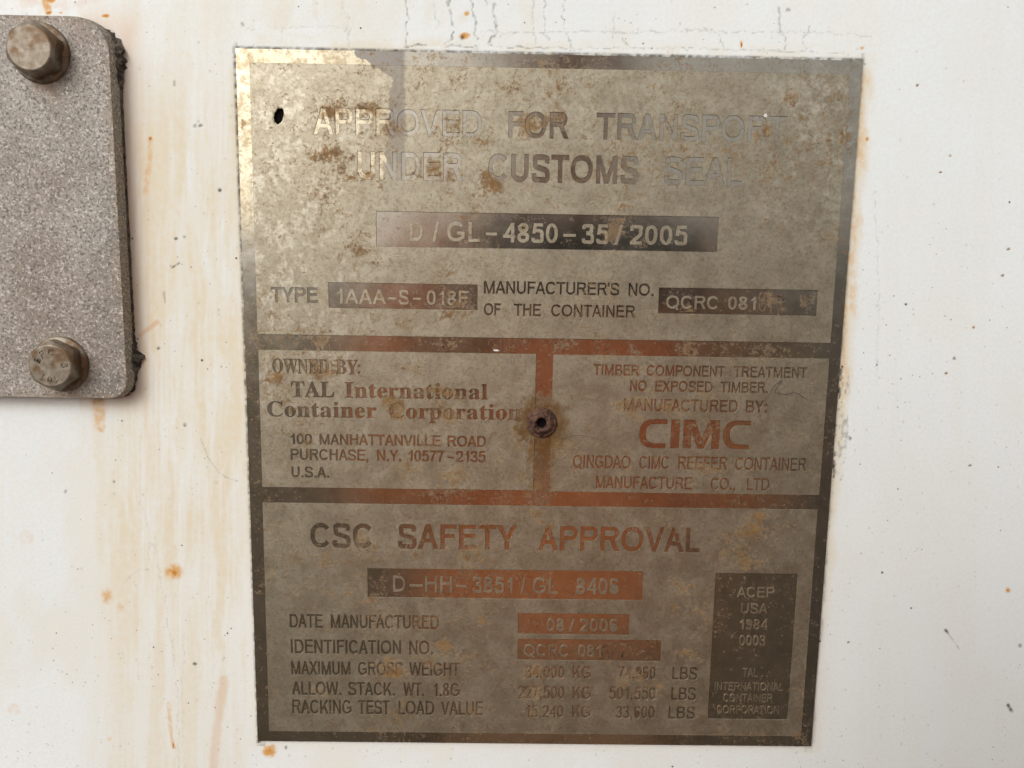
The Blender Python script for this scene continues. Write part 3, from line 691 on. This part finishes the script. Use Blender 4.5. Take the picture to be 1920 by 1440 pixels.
TOP_LINES = [([('APPROVED', 588, 903), ('FOR', 954, 1066), ('TRANSPORT', 1119, 1474)], 210, 259, 1000, .165, 'sans'),
             ([('UNDER', 671, 868), ('CUSTOMS', 916, 1197), ('SEAL', 1246, 1391)], 290, 342, 1000, .185, 'sans'),
             ([('TYPE', 509, 596)], 539, 567, 550, .16, 'sans'),
             ([("MANUFACTURER'S", 908, 1161), ('NO.', 1179, 1225)], 529, 552, 1040, .14, 'sans'),
             ([('OF', 908, 939), ('THE', 964, 1014), ('CONTAINER', 1034, 1191)], 571, 593, 1040, .14, 'sans')]
OWN_LINES = [([('OWNED', 511.5, 617), ('BY:', 631, 675)], 674, 700.5, 590, .17, 'serif'),
             ([('TAL', 546.6, 626.6), ('International', 647, 914)], 718, 746.5, 730, .17, 'serif'),
             ([('Container', 502, 706), ('Corporation', 730, 977)], 756, 784, 740, .17, 'serif'),
             ([('100', 545, 585), ('MANHATTANVILLE', 600, 826), ('ROAD', 840, 911)], 815.5, 835.5, 740, .15, 'sans'),
             ([('PURCHASE,', 546, 691), ('N.Y.', 708, 752), ('10577', 766, 833), ('-', 840, 851), ('2135', 856, 910)], 844, 864.5, 740, .15, 'sans'),
             ([('U.S.A.', 547.5, 617)], 875, 895, 580, .16, 'sans')]
MAK_LINES = [([('TIMBER', 1113, 1199), ('COMPONENT', 1213, 1359), ('TREATMENT', 1376, 1513)], 686, 706, 1300, .15, 'sans'),
             ([('NO', 1182, 1212), ('EXPOSED', 1229, 1336), ('TIMBER.', 1351, 1440)], 715, 735, 1300, .15, 'sans'),
             ([('MANUFACTURED', 1170, 1383), ('BY:', 1399, 1438)], 749.5, 772, 1300, .15, 'sans'),
             ([('CIMC', 1199, 1407)], 787.5, 841, 1300, .2, 'logo'),
             ([('QINGDAO', 1075, 1182), ('CIMC', 1199, 1254), ('REEFER', 1272, 1364), ('CONTAINER', 1379, 1512)], 856, 880, 1290, .14, 'sans'),
             ([('MANUFACTURE', 1117.5, 1297.5), ('CO.,', 1333, 1378), ('LTD', 1401, 1442)], 895, 917.5, 1290, .14, 'sans')]
SAF_LINES = [([('CSC', 583, 697), ('SAFETY', 747, 969), ('APPROVAL', 1010, 1313)], 985, 1031, 950, .175, 'sans'),
             ([('DATE', 544, 605), ('MANUFACTURED', 621, 823)], 1152.5, 1178, 680, .16, 'sans'),
             ([('IDENTIFICATION', 546, 752), ('NO.', 768, 812)], 1200, 1226, 680, .16, 'sans'),
             ([('MAXIMUM', 547, 657), ('GROSS', 672, 755), ('WEIGHT', 768, 862)], 1241, 1266, 700, .16, 'sans'),
             ([('34,000', 986, 1058), ('KG', 1074, 1108), ('74,960', 1160, 1229), ('LBS', 1261, 1307)], 1249, 1272.5, 1140, .16, 'sans'),
             ([('ALLOW.', 548, 640), ('STACK.', 654, 740), ('WT.', 757, 795), ('1.8G', 813, 862)], 1279, 1304, 700, .16, 'sans'),
             ([('227,500', 972, 1058), ('KG', 1074, 1108), ('501,550', 1143, 1229), ('LBS', 1259, 1304.5)], 1287, 1311, 1140, .16, 'sans'),
             ([('RACKING', 549, 659), ('TEST', 672, 731), ('LOAD', 748, 814), ('VALUE', 827, 906)], 1313, 1339, 700, .16, 'sans'),
             ([('15,240', 986, 1056), ('KG', 1073, 1107), ('33,600', 1155, 1227), ('LBS', 1254, 1303)], 1323, 1346, 1140, .16, 'sans')]
# strips with raised figures: (corner pixels left, right, top and bottom at the middle), lines
TOP_STRIPS = [((706, 1346, 402, 467), [([('D', 769, 793), ('/', 811, 824), ('GL', 838.6, 901), ('-', 911, 932), ('4850', 943, 1046), ('-', 1056, 1080), ('35', 1091, 1141), ('/', 1152, 1168), ('2005', 1181, 1289)], 419, 456, 1030, .18, 'sans')]),
              ((617, 895, 532, 579), [([('1AAA', 631, 724), ('-', 727, 743), ('S', 748, 766.5), ('-', 774, 790), ('018F', 800, 879)], 543.5, 571, 755, .17, 'sans')]),
              ((1235, 1532, 542, 589.5), [([('QCRC', 1249, 1346), ('081', 1365, 1417)], 555, 580, 1330, .17, 'sans')])]
SAF_STRIPS = [((690, 1205, 1068.5, 1122), [([('D', 737, 760), ('-', 768, 793), ('HH', 797, 848), ('-', 855, 876), ('3851', 886, 961), ('/', 976, 985), ('GL', 999, 1046), ('8406', 1080, 1160)], 1082, 1112, 950, .16, 'sans')]),
              ((972, 1179.5, 1150.5, 1189), [([('08', 1025, 1058), ('/', 1067, 1077), ('2006', 1087.5, 1157.6)], 1160, 1183.5, 1090, .16, 'sans')]),
              ((971, 1239, 1199, 1238), [([('QCRC', 982, 1066), ('081', 1084, 1127)], 1208.5, 1231, 1060, .15, 'sans')]),
              ((1334.5, 1486, 1075, 1348), [([('ACEP', 1382, 1452)], 1100.5, 1120, 1417, .15, 'sans'), ([('USA', 1389, 1439)], 1131, 1150.5, 1417, .15, 'sans'), ([('1984', 1387, 1439)], 1161, 1180, 1417, .15, 'sans'),
                                            ([('0003', 1386, 1435)], 1191, 1210.5, 1417, .15, 'sans'), ([('TAL', 1392, 1421)], 1252.5, 1269, 1410, .13, 'sans'), ([('INTERNATIONAL', 1340, 1469)], 1279.5, 1294.5, 1410, .13, 'sans'),
                                            ([('CONTAINER', 1356, 1448.6)], 1301, 1316, 1410, .13, 'sans'), ([('CORPORATION', 1344, 1460)], 1323, 1338, 1410, .13, 'sans')])]

T0 = .0012
def rust_at(u, v):
    X, Y = project(u, v, T0)
    Xd = X + 46 * (fbm(X / 30, Y / 30, 701, 4) - .5); Yd = Y + 46 * (fbm(X / 30, Y / 30, 731, 4) - .5)
    acc = np.zeros_like(X)
    for (x, y, rx, ry, st) in RUST:
        acc = np.maximum(acc, st * (1 - sst(.1, 1.35, np.hypot((Xd - x) / rx, (Yd - y) / ry))))
    return acc
def add_rust(me):
    n = len(me.vertices); co = np.empty(n * 3, np.float32); me.vertices.foreach_get('co', co); co = co.reshape(-1, 3).astype(float)
    at = me.attributes.new('rust', 'FLOAT', 'POINT'); at.data.foreach_set('value', rust_at(co[:, 0], co[:, 2]).astype(np.float32))
    return me
def area2(l): return sum(l[i][0] * l[(i + 1) % len(l)][1] - l[(i + 1) % len(l)][0] * l[i][1] for i in range(len(l)))
def inside(p, l):
    c = False; x, y = p
    for (x0, y0), (x1, y1) in zip(l, l[1:] + l[:1]):
        if (y0 > y) != (y1 > y) and x < (x1 - x0) * (y - y0) / (y1 - y0) + x0: c = not c
    return c
def tidy(l):
    o = [l[0]]
    for p in l[1:]:
        if math.hypot(p[0] - o[-1][0], p[1] - o[-1][1]) > 1.5e-5: o.append(p)
    if math.hypot(o[0][0] - o[-1][0], o[0][1] - o[-1][1]) < 1.5e-5: o.pop()
    return o
def offset_loop(l, d):
    # counter-clockwise outline moved outwards by d
    n = len(l); o = []
    for i in range(n):
        a, b, c = l[i - 1], l[i], l[(i + 1) % n]
        d1 = Vector((b[0] - a[0], b[1] - a[1])).normalized(); d2 = Vector((c[0] - b[0], c[1] - b[1])).normalized()
        n1 = Vector((d1.y, -d1.x)); n2 = Vector((d2.y, -d2.x)); m = n1 + n2
        if m.length < .2: m = n1.copy()
        m.normalize(); k = d / max(.45, m.dot(n1)); o.append((b[0] + m.x * k, b[1] + m.y * k))
    return o
def relief(name, loops, w0, h, bev, grid=0.0):
    """raised metal bounded by outlines (even-odd), standing h proud of w0, with sloping edges"""
    low, top = [], []
    loops = [tidy(l) for l in loops]; loops = [l if area2(l) > 0 else l[::-1] for l in loops if len(l) > 2]
    bbs = [(min(p[0] for p in l), max(p[0] for p in l), min(p[1] for p in l), max(p[1] for p in l)) for l in loops]
    vs, fs, walls = [], [], []
    for i, l in enumerate(loops):
        p = l[0]; dep = sum(1 for j, q in enumerate(loops) if j != i and bbs[j][0] < p[0] < bbs[j][1] and bbs[j][2] < p[1] < bbs[j][3] and inside(p, q))
        t = offset_loop(l, -bev if dep % 2 == 0 else bev) if bev else l
        walls.append((l, t, dep % 2)); fs.append(list(range(len(vs), len(vs) + len(t)))); vs += [Vector(q) for q in t]
    if grid:
        x0, x1, y0, y1 = bbs[0]
        for x in np.arange(x0 + grid * .6, x1 - grid * .3, grid):
            for y in np.arange(y0 + grid * .6, y1 - grid * .3, grid):
                vs.append(Vector((x + grid * random.uniform(-.2, .2), y + grid * random.uniform(-.2, .2))))
    eds = [(q[i], q[(i + 1) % len(q)]) for q in fs for i in range(len(q))]
    v, e, f, ov, oe, of = delaunay_2d_cdt(vs, eds, [], 0, 1e-7)
    va = np.array([(p[0], p[1]) for p in v]); fa = np.array([tuple(q) for q in f]); cen = va[fa].mean(1)
    par = np.zeros(len(fa), bool)
    for q in fs:
        pts = [vs[i] for i in q]; px = [p[0] for p in pts]; py = [p[1] for p in pts]
        sel = np.where((cen[:, 0] > min(px)) & (cen[:, 0] < max(px)) & (cen[:, 1] > min(py)) & (cen[:, 1] < max(py)))[0]
        cx, cy = cen[sel, 0], cen[sel, 1]; c = np.zeros(len(sel), bool)
        for i in range(len(q)):
            x0, y0, x1, y1 = px[i - 1], py[i - 1], px[i], py[i]
            if y0 != y1: c ^= ((y0 > cy) != (y1 > cy)) & (cx < (x1 - x0) * (cy - y0) / (y1 - y0) + x0)
        par[sel] ^= c
    V = [(p[0], -(w0 + h), p[1]) for p in v]; F = [tuple(int(i) for i in q) for q in fa[par]]
    if h and bev:
        for l, t, odd in walls:
            n = len(l); b = len(V)
            V += [(p[0], -w0, p[1]) for p in l] + [(p[0], -(w0 + h), p[1]) for p in t]
            for i in range(n):
                j = (i + 1) % n; q = (b + i, b + j, b + n + j, b + n + i); F.append(q[::-1] if odd else q)
    me = bpy.data.meshes.new(name); me.from_pydata(V, [], F); me.update()
    return add_rust(me)

def curve_mesh(name, loops, w, half=0.0, bev=0.0):
    """fill outlines (even-odd) at distance w from the wall, with thickness and chamfer"""
    c = bpy.data.curves.new('tmp_curve', 'CURVE'); c.dimensions = '2D'; c.fill_mode = 'BOTH' if half else 'FRONT'
    if half: c.extrude = half - bev; c.bevel_depth = bev; c.bevel_resolution = 0; c.offset = -bev
    for l in loops:
        s = c.splines.new('POLY'); s.points.add(len(l) - 1); s.use_cyclic_u = True
        for p, q in zip(s.points, l): p.co = (q[0], q[1], 0, 1)
    o = bpy.data.objects.new('tmp_curve', c); COL.objects.link(o)
    dep = bpy.context.evaluated_depsgraph_get(); dep.update()
    me = bpy.data.meshes.new_from_object(o.evaluated_get(dep)); me.name = name
    me.transform(Matrix(((1, 0, 0, 0), (0, 0, -1, -w), (0, 1, 0, 0), (0, 0, 0, 1))))
    bpy.data.objects.remove(o); bpy.data.curves.remove(c)
    me.materials.clear()
    return me

# ------------------------------------------------------------------ the approval plate
PL = empty('approval_plate', (0, 0, ZC))
tag(PL, 'rust-spotted stainless approval plate with etched lettering riveted to the white wall', 'plate')
T0_ = .0012                                   # front of the etched ground above the wall
KS = (CAM[2] - .0012) / CAM[2]
def SU(u): return CAM[0] + (u - CAM[0]) * KS
def SV(v): return CAM[1] + (v - CAM[1]) * KS
HW, HH = .1052, .12471
hole_c = P(523, 217, T0)
def hole_loop(scale=1.0):
    n = 22; rnd = random.Random(3); o = []
    for i in range(n):
        a = 2 * math.pi * i / n
        x, y = .0015 * math.cos(a), .0026 * math.sin(a); s = scale * (1 + .10 * rnd.uniform(-1, 1))
        o.append((hole_c[0] + (x + .22 * y) * s, hole_c[1] + y * s))
    return o
me = relief('base_sheet', [[(SU(-.1052), SV(-HH)), (SU(HW), SV(-HH)), (SU(HW), SV(HH)), (SU(-.1052), SV(HH))], hole_loop()], .0001, T0 - .0001, .00012, .0022)
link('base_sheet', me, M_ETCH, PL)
me = curve_mesh('hole', [hole_loop(1.3)], .00015); link('hole', me, M_BLACK, PL)  # black disc stands in for the unlit depth behind the opening

PH, BEV = .00024, .00013
def panel(u0, v0, u1, v1, lines, strips, extra=()):
    u0, u1, v0, v1 = SU(u0), SU(u1), SV(v0), SV(v1)
    loops = [[(u0, v0), (u1, v0), (u1, v1), (u0, v1)]] + list(extra); floors = []; raised = []; srects = []
    for ln in lines:
        lp = line_loops(*ln); loops += lp; floors.append(lp)
    for (xl, xr, yt, yb), lns in strips:
        xm, ym = (xl + xr) / 2, (yt + yb) / 2
        r = [(P(xl, ym)[0], P(xm, yb)[1]), (P(xr, ym)[0], P(xm, yb)[1]), (P(xr, ym)[0], P(xm, yt)[1]), (P(xl, ym)[0], P(xm, yt)[1])]
        loops.append(r); srects.append(r)
        for ln in lns: raised.append(line_loops(*ln))
    p = link('panel', relief('panel', loops, T0, PH, BEV, .0016), M_FIELD, PL)
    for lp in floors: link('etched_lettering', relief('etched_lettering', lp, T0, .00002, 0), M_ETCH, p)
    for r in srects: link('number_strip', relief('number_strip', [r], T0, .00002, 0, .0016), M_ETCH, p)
    for lp in raised: link('raised_lettering', relief('raised_lettering', lp, T0, PH * .95, .00003), M_FIELD, p)
    return p
PT = panel(-.1006, .02935, .1011, .1202, TOP_LINES, TOP_STRIPS, [hole_loop(1.12)])
PO = panel(-.1005, -.0257, -.00275, .02395, OWN_LINES, [])
PM = panel(.00317, -.0260, .1011, .02385, MAK_LINES, [])
PS = panel(-.1006, -.12045, .1009, -.0314, SAF_LINES, SAF_STRIPS)
# figures struck by hand into the two number strips
def stamped(digs, par):
    for ch, x0, x1, yt, yb, rot in digs:
        v1 = P((x0 + x1) / 2, yt)[1]; v0 = P(x0, yb)[1]; a = P(x0, yb)[0]; b = P(x1, yb)[0]
        lp = place(glyph(ch, .10)[0], a, b, v0, v1)
        lp = [[(p[0] + (p[1] - v0) * rot, p[1]) for p in l] for l in lp]
        link('stamped_figure', curve_mesh('stamped_figure', lp, T0 + .00003, .00007, .00004), M_STAMP, par)
stamped([('0', 1421, 1437, 549, 584, 0), ('7', 1440, 1453, 553, 587, .05), ('7', 1454, 1469, 554, 592, .03)], PT)
stamped([('0', 1128, 1142, 1209, 1236, 0), ('7', 1144, 1158, 1206, 1233, -.05), ('7', 1160, 1176, 1207, 1234, .04)], PS)
# small white paint drop on the middle bar
for (x, y, a, b) in ((930, 657, .0011, .0004), (1435, 217, .0007, .0008)):
    u, v = P(x, y); rnd = random.Random(x)
    link('paint_drop', relief('paint_drop', [[(u + a * math.cos(q) * rnd.uniform(.7, 1.1), v + b * math.sin(q) * rnd.uniform(.7, 1.1)) for q in np.linspace(0, 6.283, 15)[:-1]]], T0 + .0002, .00015, .0001), M_CHIP, PL)
rv = P(1016, 794, .003)
riv = link('rivet', lathe('rivet', [(.0054, 0), (.0053, .0006), (.0050, .0011), (.0046, .0009), (.0041, .0014), (.0035, .0020), (.0028, .0024), (.0023, .0022), (.0019, .0017), (.0017, .0006), (.0016, -.0003)], 44, .035, .00012, 5), M_RIVET, PL)
riv.location = (rv[0], -T0, rv[1])
core = link('rivet_bore', lathe('rivet_bore', [(.00168, .0004), (.0008, .0003), (.0001, .0003)], 24), M_BLACK, riv)

# ------------------------------------------------------------------ the bolted cover
FC = .0062
def rounded(x0, y0, x1, y1, rs, n=12):
    """rounded rectangle, rs = radii at bottom-left, bottom-right, top-right, top-left"""
    o = []
    for (cx, cy, sx, sy, r, a0) in ((x0, y0, 1, 1, rs[0], 180), (x1, y0, -1, 1, rs[1], 270), (x1, y1, -1, -1, rs[2], 0), (x0, y1, 1, -1, rs[3], 90)):
        for i in range(n + 1):
            a = R_(a0 + 90 * i / n); o.append((cx + sx * r + r * math.cos(a), cy + sy * r + r * math.sin(a)))
    return o
tr = P(221, 400, FC); tt = P(100, 28.5, FC); bb = P(100, 746, FC)
cx1 = tr[0]; cy1 = tt[1]; cy0 = bb[1]; cx0 = cx1 - .15
CV = empty('bolted_cover', (0, 0, ZC))
tag(CV, 'grey grainy galvanised cover plate with rounded corners and two hex bolts', 'cover plate')
me = relief('cover_sheet', [rounded(cx0, cy0 - .0006, cx1 + .0007, cy1 + .0006, (.009, .0075, .0120, .009), 16)], FC - .0042, .0042, .0008)
link('cover_sheet', me, M_GALV, CV)

def sealant():
    base = rounded(cx0 + .001, cy0 + .0012, cx1 - .0002, cy1 - .0008, (.009, .008, .011, .009), 16)
    # resample densely
    pts = []; n = len(base)
    for i in range(n):
        a, b = base[i], base[(i + 1) % n]; L = math.hypot(b[0] - a[0], b[1] - a[1]); k = max(1, int(L / .0006))
        for j in range(k): pts.append((a[0] + (b[0] - a[0]) * j / k, a[1] + (b[1] - a[1]) * j / k))
    n = len(pts); bm = bmesh.new(); rows = []
    P_ = np.array(pts); lump1 = np.array(P(225, 100, .002)); lump2 = np.array(P(247, 670, .002)); lump3 = np.array(P(235, 730, .002))
    knob = np.array(P(236, 140, .002))
    for k, (w, bulge) in enumerate(((.0, 1.15), (.0007, 1.15), (.0015, 1.0), (.0021, .75), (.0025, .35), (.0026, -.4))):
        row = []
        for i in range(n):
            a, b = P_[i - 1], P_[(i + 1) % n]; t = b - a; t = t / (np.linalg.norm(t) + 1e-12); nr = np.array((t[1], -t[0])); q = P_[i]
            g = lambda c, s: math.exp(-((np.linalg.norm(q - c)) / s) ** 2)
            amt = .0008 + .0016 * g(lump1, .008) + .0017 * g(knob, .0025) + .0014 * g(lump2, .0040) + .0008 * g(lump3, .004)
            rough = .30 + .8 * g(lump1, .012) + .9 * g(lump2, .008) + .8 * g(lump3, .006)
            nz = fbm(np.array([q[0] * 900 + w * 500]), np.array([q[1] * 900 + w * 900]), 610, 3)[0] - .5
            o_ = amt * bulge * (1 + 2.0 * rough * nz); ww = w * (1 + .9 * rough * (fbm(np.array([q[0] * 700]), np.array([q[1] * 700 + 40]), 640, 3)[0] - .3) * (1 if amt > .0012 else .2))
            p = q + nr * o_; row.append(bm.verts.new((p[0], -ww, p[1])))
        rows.append(row)
    for a, b in zip(rows, rows[1:]):
        for i in range(n): bm.faces.new((a[i], a[(i + 1) % n], b[(i + 1) % n], b[i]))
    bmesh.ops.recalc_face_normals(bm, faces=bm.faces)
    link('sealant', bm_mesh('sealant', bm, False), M_SEAL, CV)
sealant()

def bolt(px, py, rot, stamped_mark):
    u, v = P(px, py, FC); B = empty('bolt', (u, -FC, v)); B.parent = CV
    link('flange', lathe('flange', [(.0095, 0), (.0095, .0007), (.0091, .0011), (.0070, .0014)], 48), M_BOLT, B)
    # hexagon with a chamfered round face
    bm = bmesh.new(); n = 48; R0 = .0088; hgt = .0064
    def hexr(a):
        a = (a - rot) % (math.pi / 3) - math.pi / 6; return R0 * math.cos(math.pi / 6) / math.cos(a)
    rings = []
    for (h, f) in ((.0012, lambda a: hexr(a)), (hgt - .0002, lambda a: hexr(a) if hexr(a) < .0077 else hexr(a)),
                   (hgt, lambda a: .0071), (hgt + .0002, lambda a: .0067), (hgt + .0002, lambda a: .0035)):
        r_ = []
        for i in range(n):
            a = 2 * math.pi * i / n; r = f(a)
            hh = h
            if h == hgt - .0002: hh = hgt - .0002 - max(0, (r - .0071)) * .85
            r_.append(bm.verts.new((r * math.cos(a), -hh, r * math.sin(a))))
        rings.append(r_)
    for a, b in zip(rings, rings[1:]):
        for i in range(n): bm.faces.new((a[i], a[(i + 1) % n], b[(i + 1) % n], b[i]))
    bm.faces.new(rings[-1]); bmesh.ops.recalc_face_normals(bm, faces=bm.faces)
    me = bm_mesh('hex_head', bm, False); hd = link('hex_head', me, M_BOLT, B)
    for (ch, ang) in stamped_mark:
        a = R_(ang); lp = place(glyph(ch, .16)[0], -.0008, .0008, -.0011, .0011)
        c, s = math.cos(a - math.pi / 2), math.sin(a - math.pi / 2)
        lp = [[(x * c - y * s + .0047 * math.cos(a), x * s + y * c + .0047 * math.sin(a)) for x, y in l] for l in lp]
        m = link('head_mark', curve_mesh('head_mark', lp, hgt + .0002, .00025, .00005), M_BOLT, B)
bolt(77, 100, .35, ())
bolt(115, 682, .62, (('B', 155), ('F', 122), ('C', 85), ('8', 5), ('1', 290), ('0', 262), ('1', 235)))
tag([o for o in CV.children if o.name.startswith('bolt')][0])

def hair(pts, w, r, label):
    c = bpy.data.curves.new('tmp_curve', 'CURVE'); c.dimensions = '3D'; c.bevel_depth = r; c.bevel_resolution = 1
    q = spl([P(*p) for p in pts], 6); s = c.splines.new('POLY'); s.points.add(len(q) - 1)
    for p, a in zip(s.points, q): p.co = (a[0], -w, a[1], 1)
    o = bpy.data.objects.new('tmp_curve', c); COL.objects.link(o); dep = bpy.context.evaluated_depsgraph_get(); dep.update()
    me = bpy.data.meshes.new_from_object(o.evaluated_get(dep)); me.materials.clear(); bpy.data.objects.remove(o); bpy.data.curves.remove(c)
    o = link('hair_strand', me, M_HAIRS); o.location = (0, 0, ZC); tag(o, label, 'hair strand')
M_HAIRS = simple('grey_strand', (.10, .085, .07), .7, 0, 200, .2)
hair([(1443, 737), (1452, 722), (1466, 713), (1452, 733), (1470, 739), (1490, 736), (1512, 748)], T0 + .0004, .00011, 'short grey curled hair strand stuck to the upper right of the maker panel')
hair([(1046, 826), (1066, 818), (1092, 816), (1122, 824), (1154, 834)], T0 + .0004, .00006, 'thin faint hair strand lying right of the rusty rivet')
# ------------------------------------------------------------------ the photographer, mirrored as an orange blur in the steel
def skin_body():
    y = -.66
    J = {}; E = []; RAD = {}
    def j(n, x, yy, z, r, par=None):
        z = z * 1.05 if n[:2] not in ('wr', 'pa') and n[0] not in 'fg' and n[:-1] != 't' else z + .06
        J[n] = len(J); RAD[n] = (r if isinstance(r, tuple) else (r, r)); V.append((x, yy, z))
        if par: E.append((J[par], J[n]))
    V = []
    j('pelvis', .05, y, .95, (.15, .115)); j('waist', .05, y, 1.08, (.14, .105), 'pelvis'); j('chest', .05, y, 1.26, (.165, .12), 'waist')
    j('collar', .05, y, 1.42, (.10, .085), 'chest'); j('neck', .05, y + .01, 1.49, .055, 'collar'); j('jaw', .05, y + .035, 1.56, .07, 'neck')
    j('skull', .05, y + .02, 1.66, .09, 'jaw'); j('crown', .05, y + .01, 1.72, .07, 'skull'); j('nose', .05, y + .115, 1.625, .014, 'skull')
    for s, n in ((-1, 'l'), (1, 'r')):
        j('sh' + n, .05 + s * .16, y, 1.40, .062, 'collar'); j('el' + n, .05 + s * .185, y + .10, 1.16, .045, 'sh' + n)
        hx = .02 if s < 0 else .10
        j('wr' + n, hx + s * .07, y + .29, 1.36, .030, 'el' + n); j('pa' + n, hx + s * .06, y + .335, 1.40, .034, 'wr' + n)
        for f in range(4):
            j('f%d%s' % (f, n), hx + s * (.055 + .004 * f), y + .365, 1.385 + .018 * f, .0095, 'pa' + n)
            j('g%d%s' % (f, n), hx + s * (.032 + .003 * f), y + .385, 1.39 + .018 * f, .0085, 'f%d%s' % (f, n))
        j('t' + n, hx + s * .03, y + .335, 1.43, .010, 'pa' + n)
        j('hi' + n, .05 + s * .09, y, .88, .10, 'pelvis'); j('kn' + n, .05 + s * .11, y + .02, .50, .062, 'hi' + n)
        j('an' + n, .05 + s * .12, y - .01, .09, .042, 'kn' + n); j('to' + n, .05 + s * .135, y + .16, .045, .040, 'an' + n)
    me = bpy.data.meshes.new('body'); me.from_pydata(V, E, [])
    o = bpy.data.objects.new('body', me); COL.objects.link(o)
    o.modifiers.new('skin', 'SKIN'); ss = o.modifiers.new('smooth', 'SUBSURF'); ss.levels = ss.render_levels = 2
    sv = me.skin_vertices[0].data
    for n, i in J.items(): sv[i].radius = RAD[n]; sv[i].use_root = (n == 'pelvis')
    dep = bpy.context.evaluated_depsgraph_get(); dep.update()
    m2 = bpy.data.meshes.new_from_object(o.evaluated_get(dep)); bpy.data.objects.remove(o)
    bm = bmesh.new(); bm.from_mesh(m2)
    bmesh.ops.delete(bm, geom=[v for v in bm.verts if not v.link_faces], context='VERTS'); bm.to_mesh(m2); bm.free()
    m2.polygons.foreach_set('use_smooth', [True] * len(m2.polygons))
    return m2, y
bodym, by = skin_body()
PE = empty('person', (0, 0, 0))
tag(PE, 'person in orange jacket holding up a phone, mirrored as an orange blur in the plate', 'person')
M_SKIN = simple('skin', (.42, .25, .17), .55, 0, 200, .1); M_ORANGE = simple('orange_cloth', (.80, .28, .11), .85, 0, 90, .05, .001)
M_DARK = simple('dark_cloth', (.035, .032, .03), .9, 0, 60, .3, .001); M_HAIR = simple('dark_hair', (.025, .018, .012), .6, 0, 300, .4, .001)
M_TROUS = simple('brown_trousers', (.07, .05, .036), .9, 0, 80, .25, .001)
body = link('body', bodym, M_SKIN, PE)
def keep_big(bm, pick):
    left = set(bm.faces); isl = []
    while left:
        st = [left.pop()]; g = list(st)
        while st:
            for e in st.pop().edges:
                for f in e.link_faces:
                    if f in left: left.discard(f); st.append(f); g.append(f)
        isl.append(g)
    isl.sort(key=lambda g: -len(g))
    bmesh.ops.delete(bm, geom=[f for g in isl[1:] for f in g], context='FACES')
    bmesh.ops.delete(bm, geom=[v for v in bm.verts if not v.link_faces], context='VERTS')
def garment(name, mat, keep, off, parent, pick=0):
    """a shell over the body wherever keep(x, y, z) holds"""
    bm = bmesh.new(); bm.from_mesh(bodym); bm.normal_update()
    kill = [f for f in bm.faces if not keep(*f.calc_center_median())]
    nv = {v: v.normal.copy() for v in bm.verts}
    for v in bm.verts: v.co += nv[v] * off
    bmesh.ops.delete(bm, geom=kill, context='FACES'); keep_big(bm, pick)
    me = bm_mesh(name, bm, True); return link(name, me, mat, parent)
garment('jacket', M_ORANGE, lambda x, y, z: 1.05 < z < 1.545 and y < by + .27, .014, PE)
garment('trousers', M_TROUS, lambda x, y, z: .10 < z < 1.09 and y < by + .08 and abs(x - .05) < .24, .010, PE)
garment('hair', M_HAIR, lambda x, y, z: z > 1.68 and (y < by + .06 or z > 1.785), .012, PE)
for sd_ in (-1, 1): garment('shoe', M_DARK, lambda x, y, z: z <= .115 and (x - .05) * sd_ > 0, .008, PE)

# phone the picture is taken with, held flat towards the plate
PHN = empty('phone', (0, 0, 0)); tag(PHN, 'dark phone held up in both hands, mirrored darkly in the plate', 'phone')
M_PHONE = simple('phone_glass', (.02, .02, .022), .25, 0, 50, .1, .0001)
loopp = rounded(CAM[0] - .012, CAM[1] - .030, CAM[0] + .138, CAM[1] + .045, (.010,) * 4)
me = curve_mesh('phone_body', loopp and [loopp], CAM[2] + .0075, .004, .001); me.transform(Matrix.Translation((0, 0, ZC))); link('phone_body', me, M_PHONE, PHN)
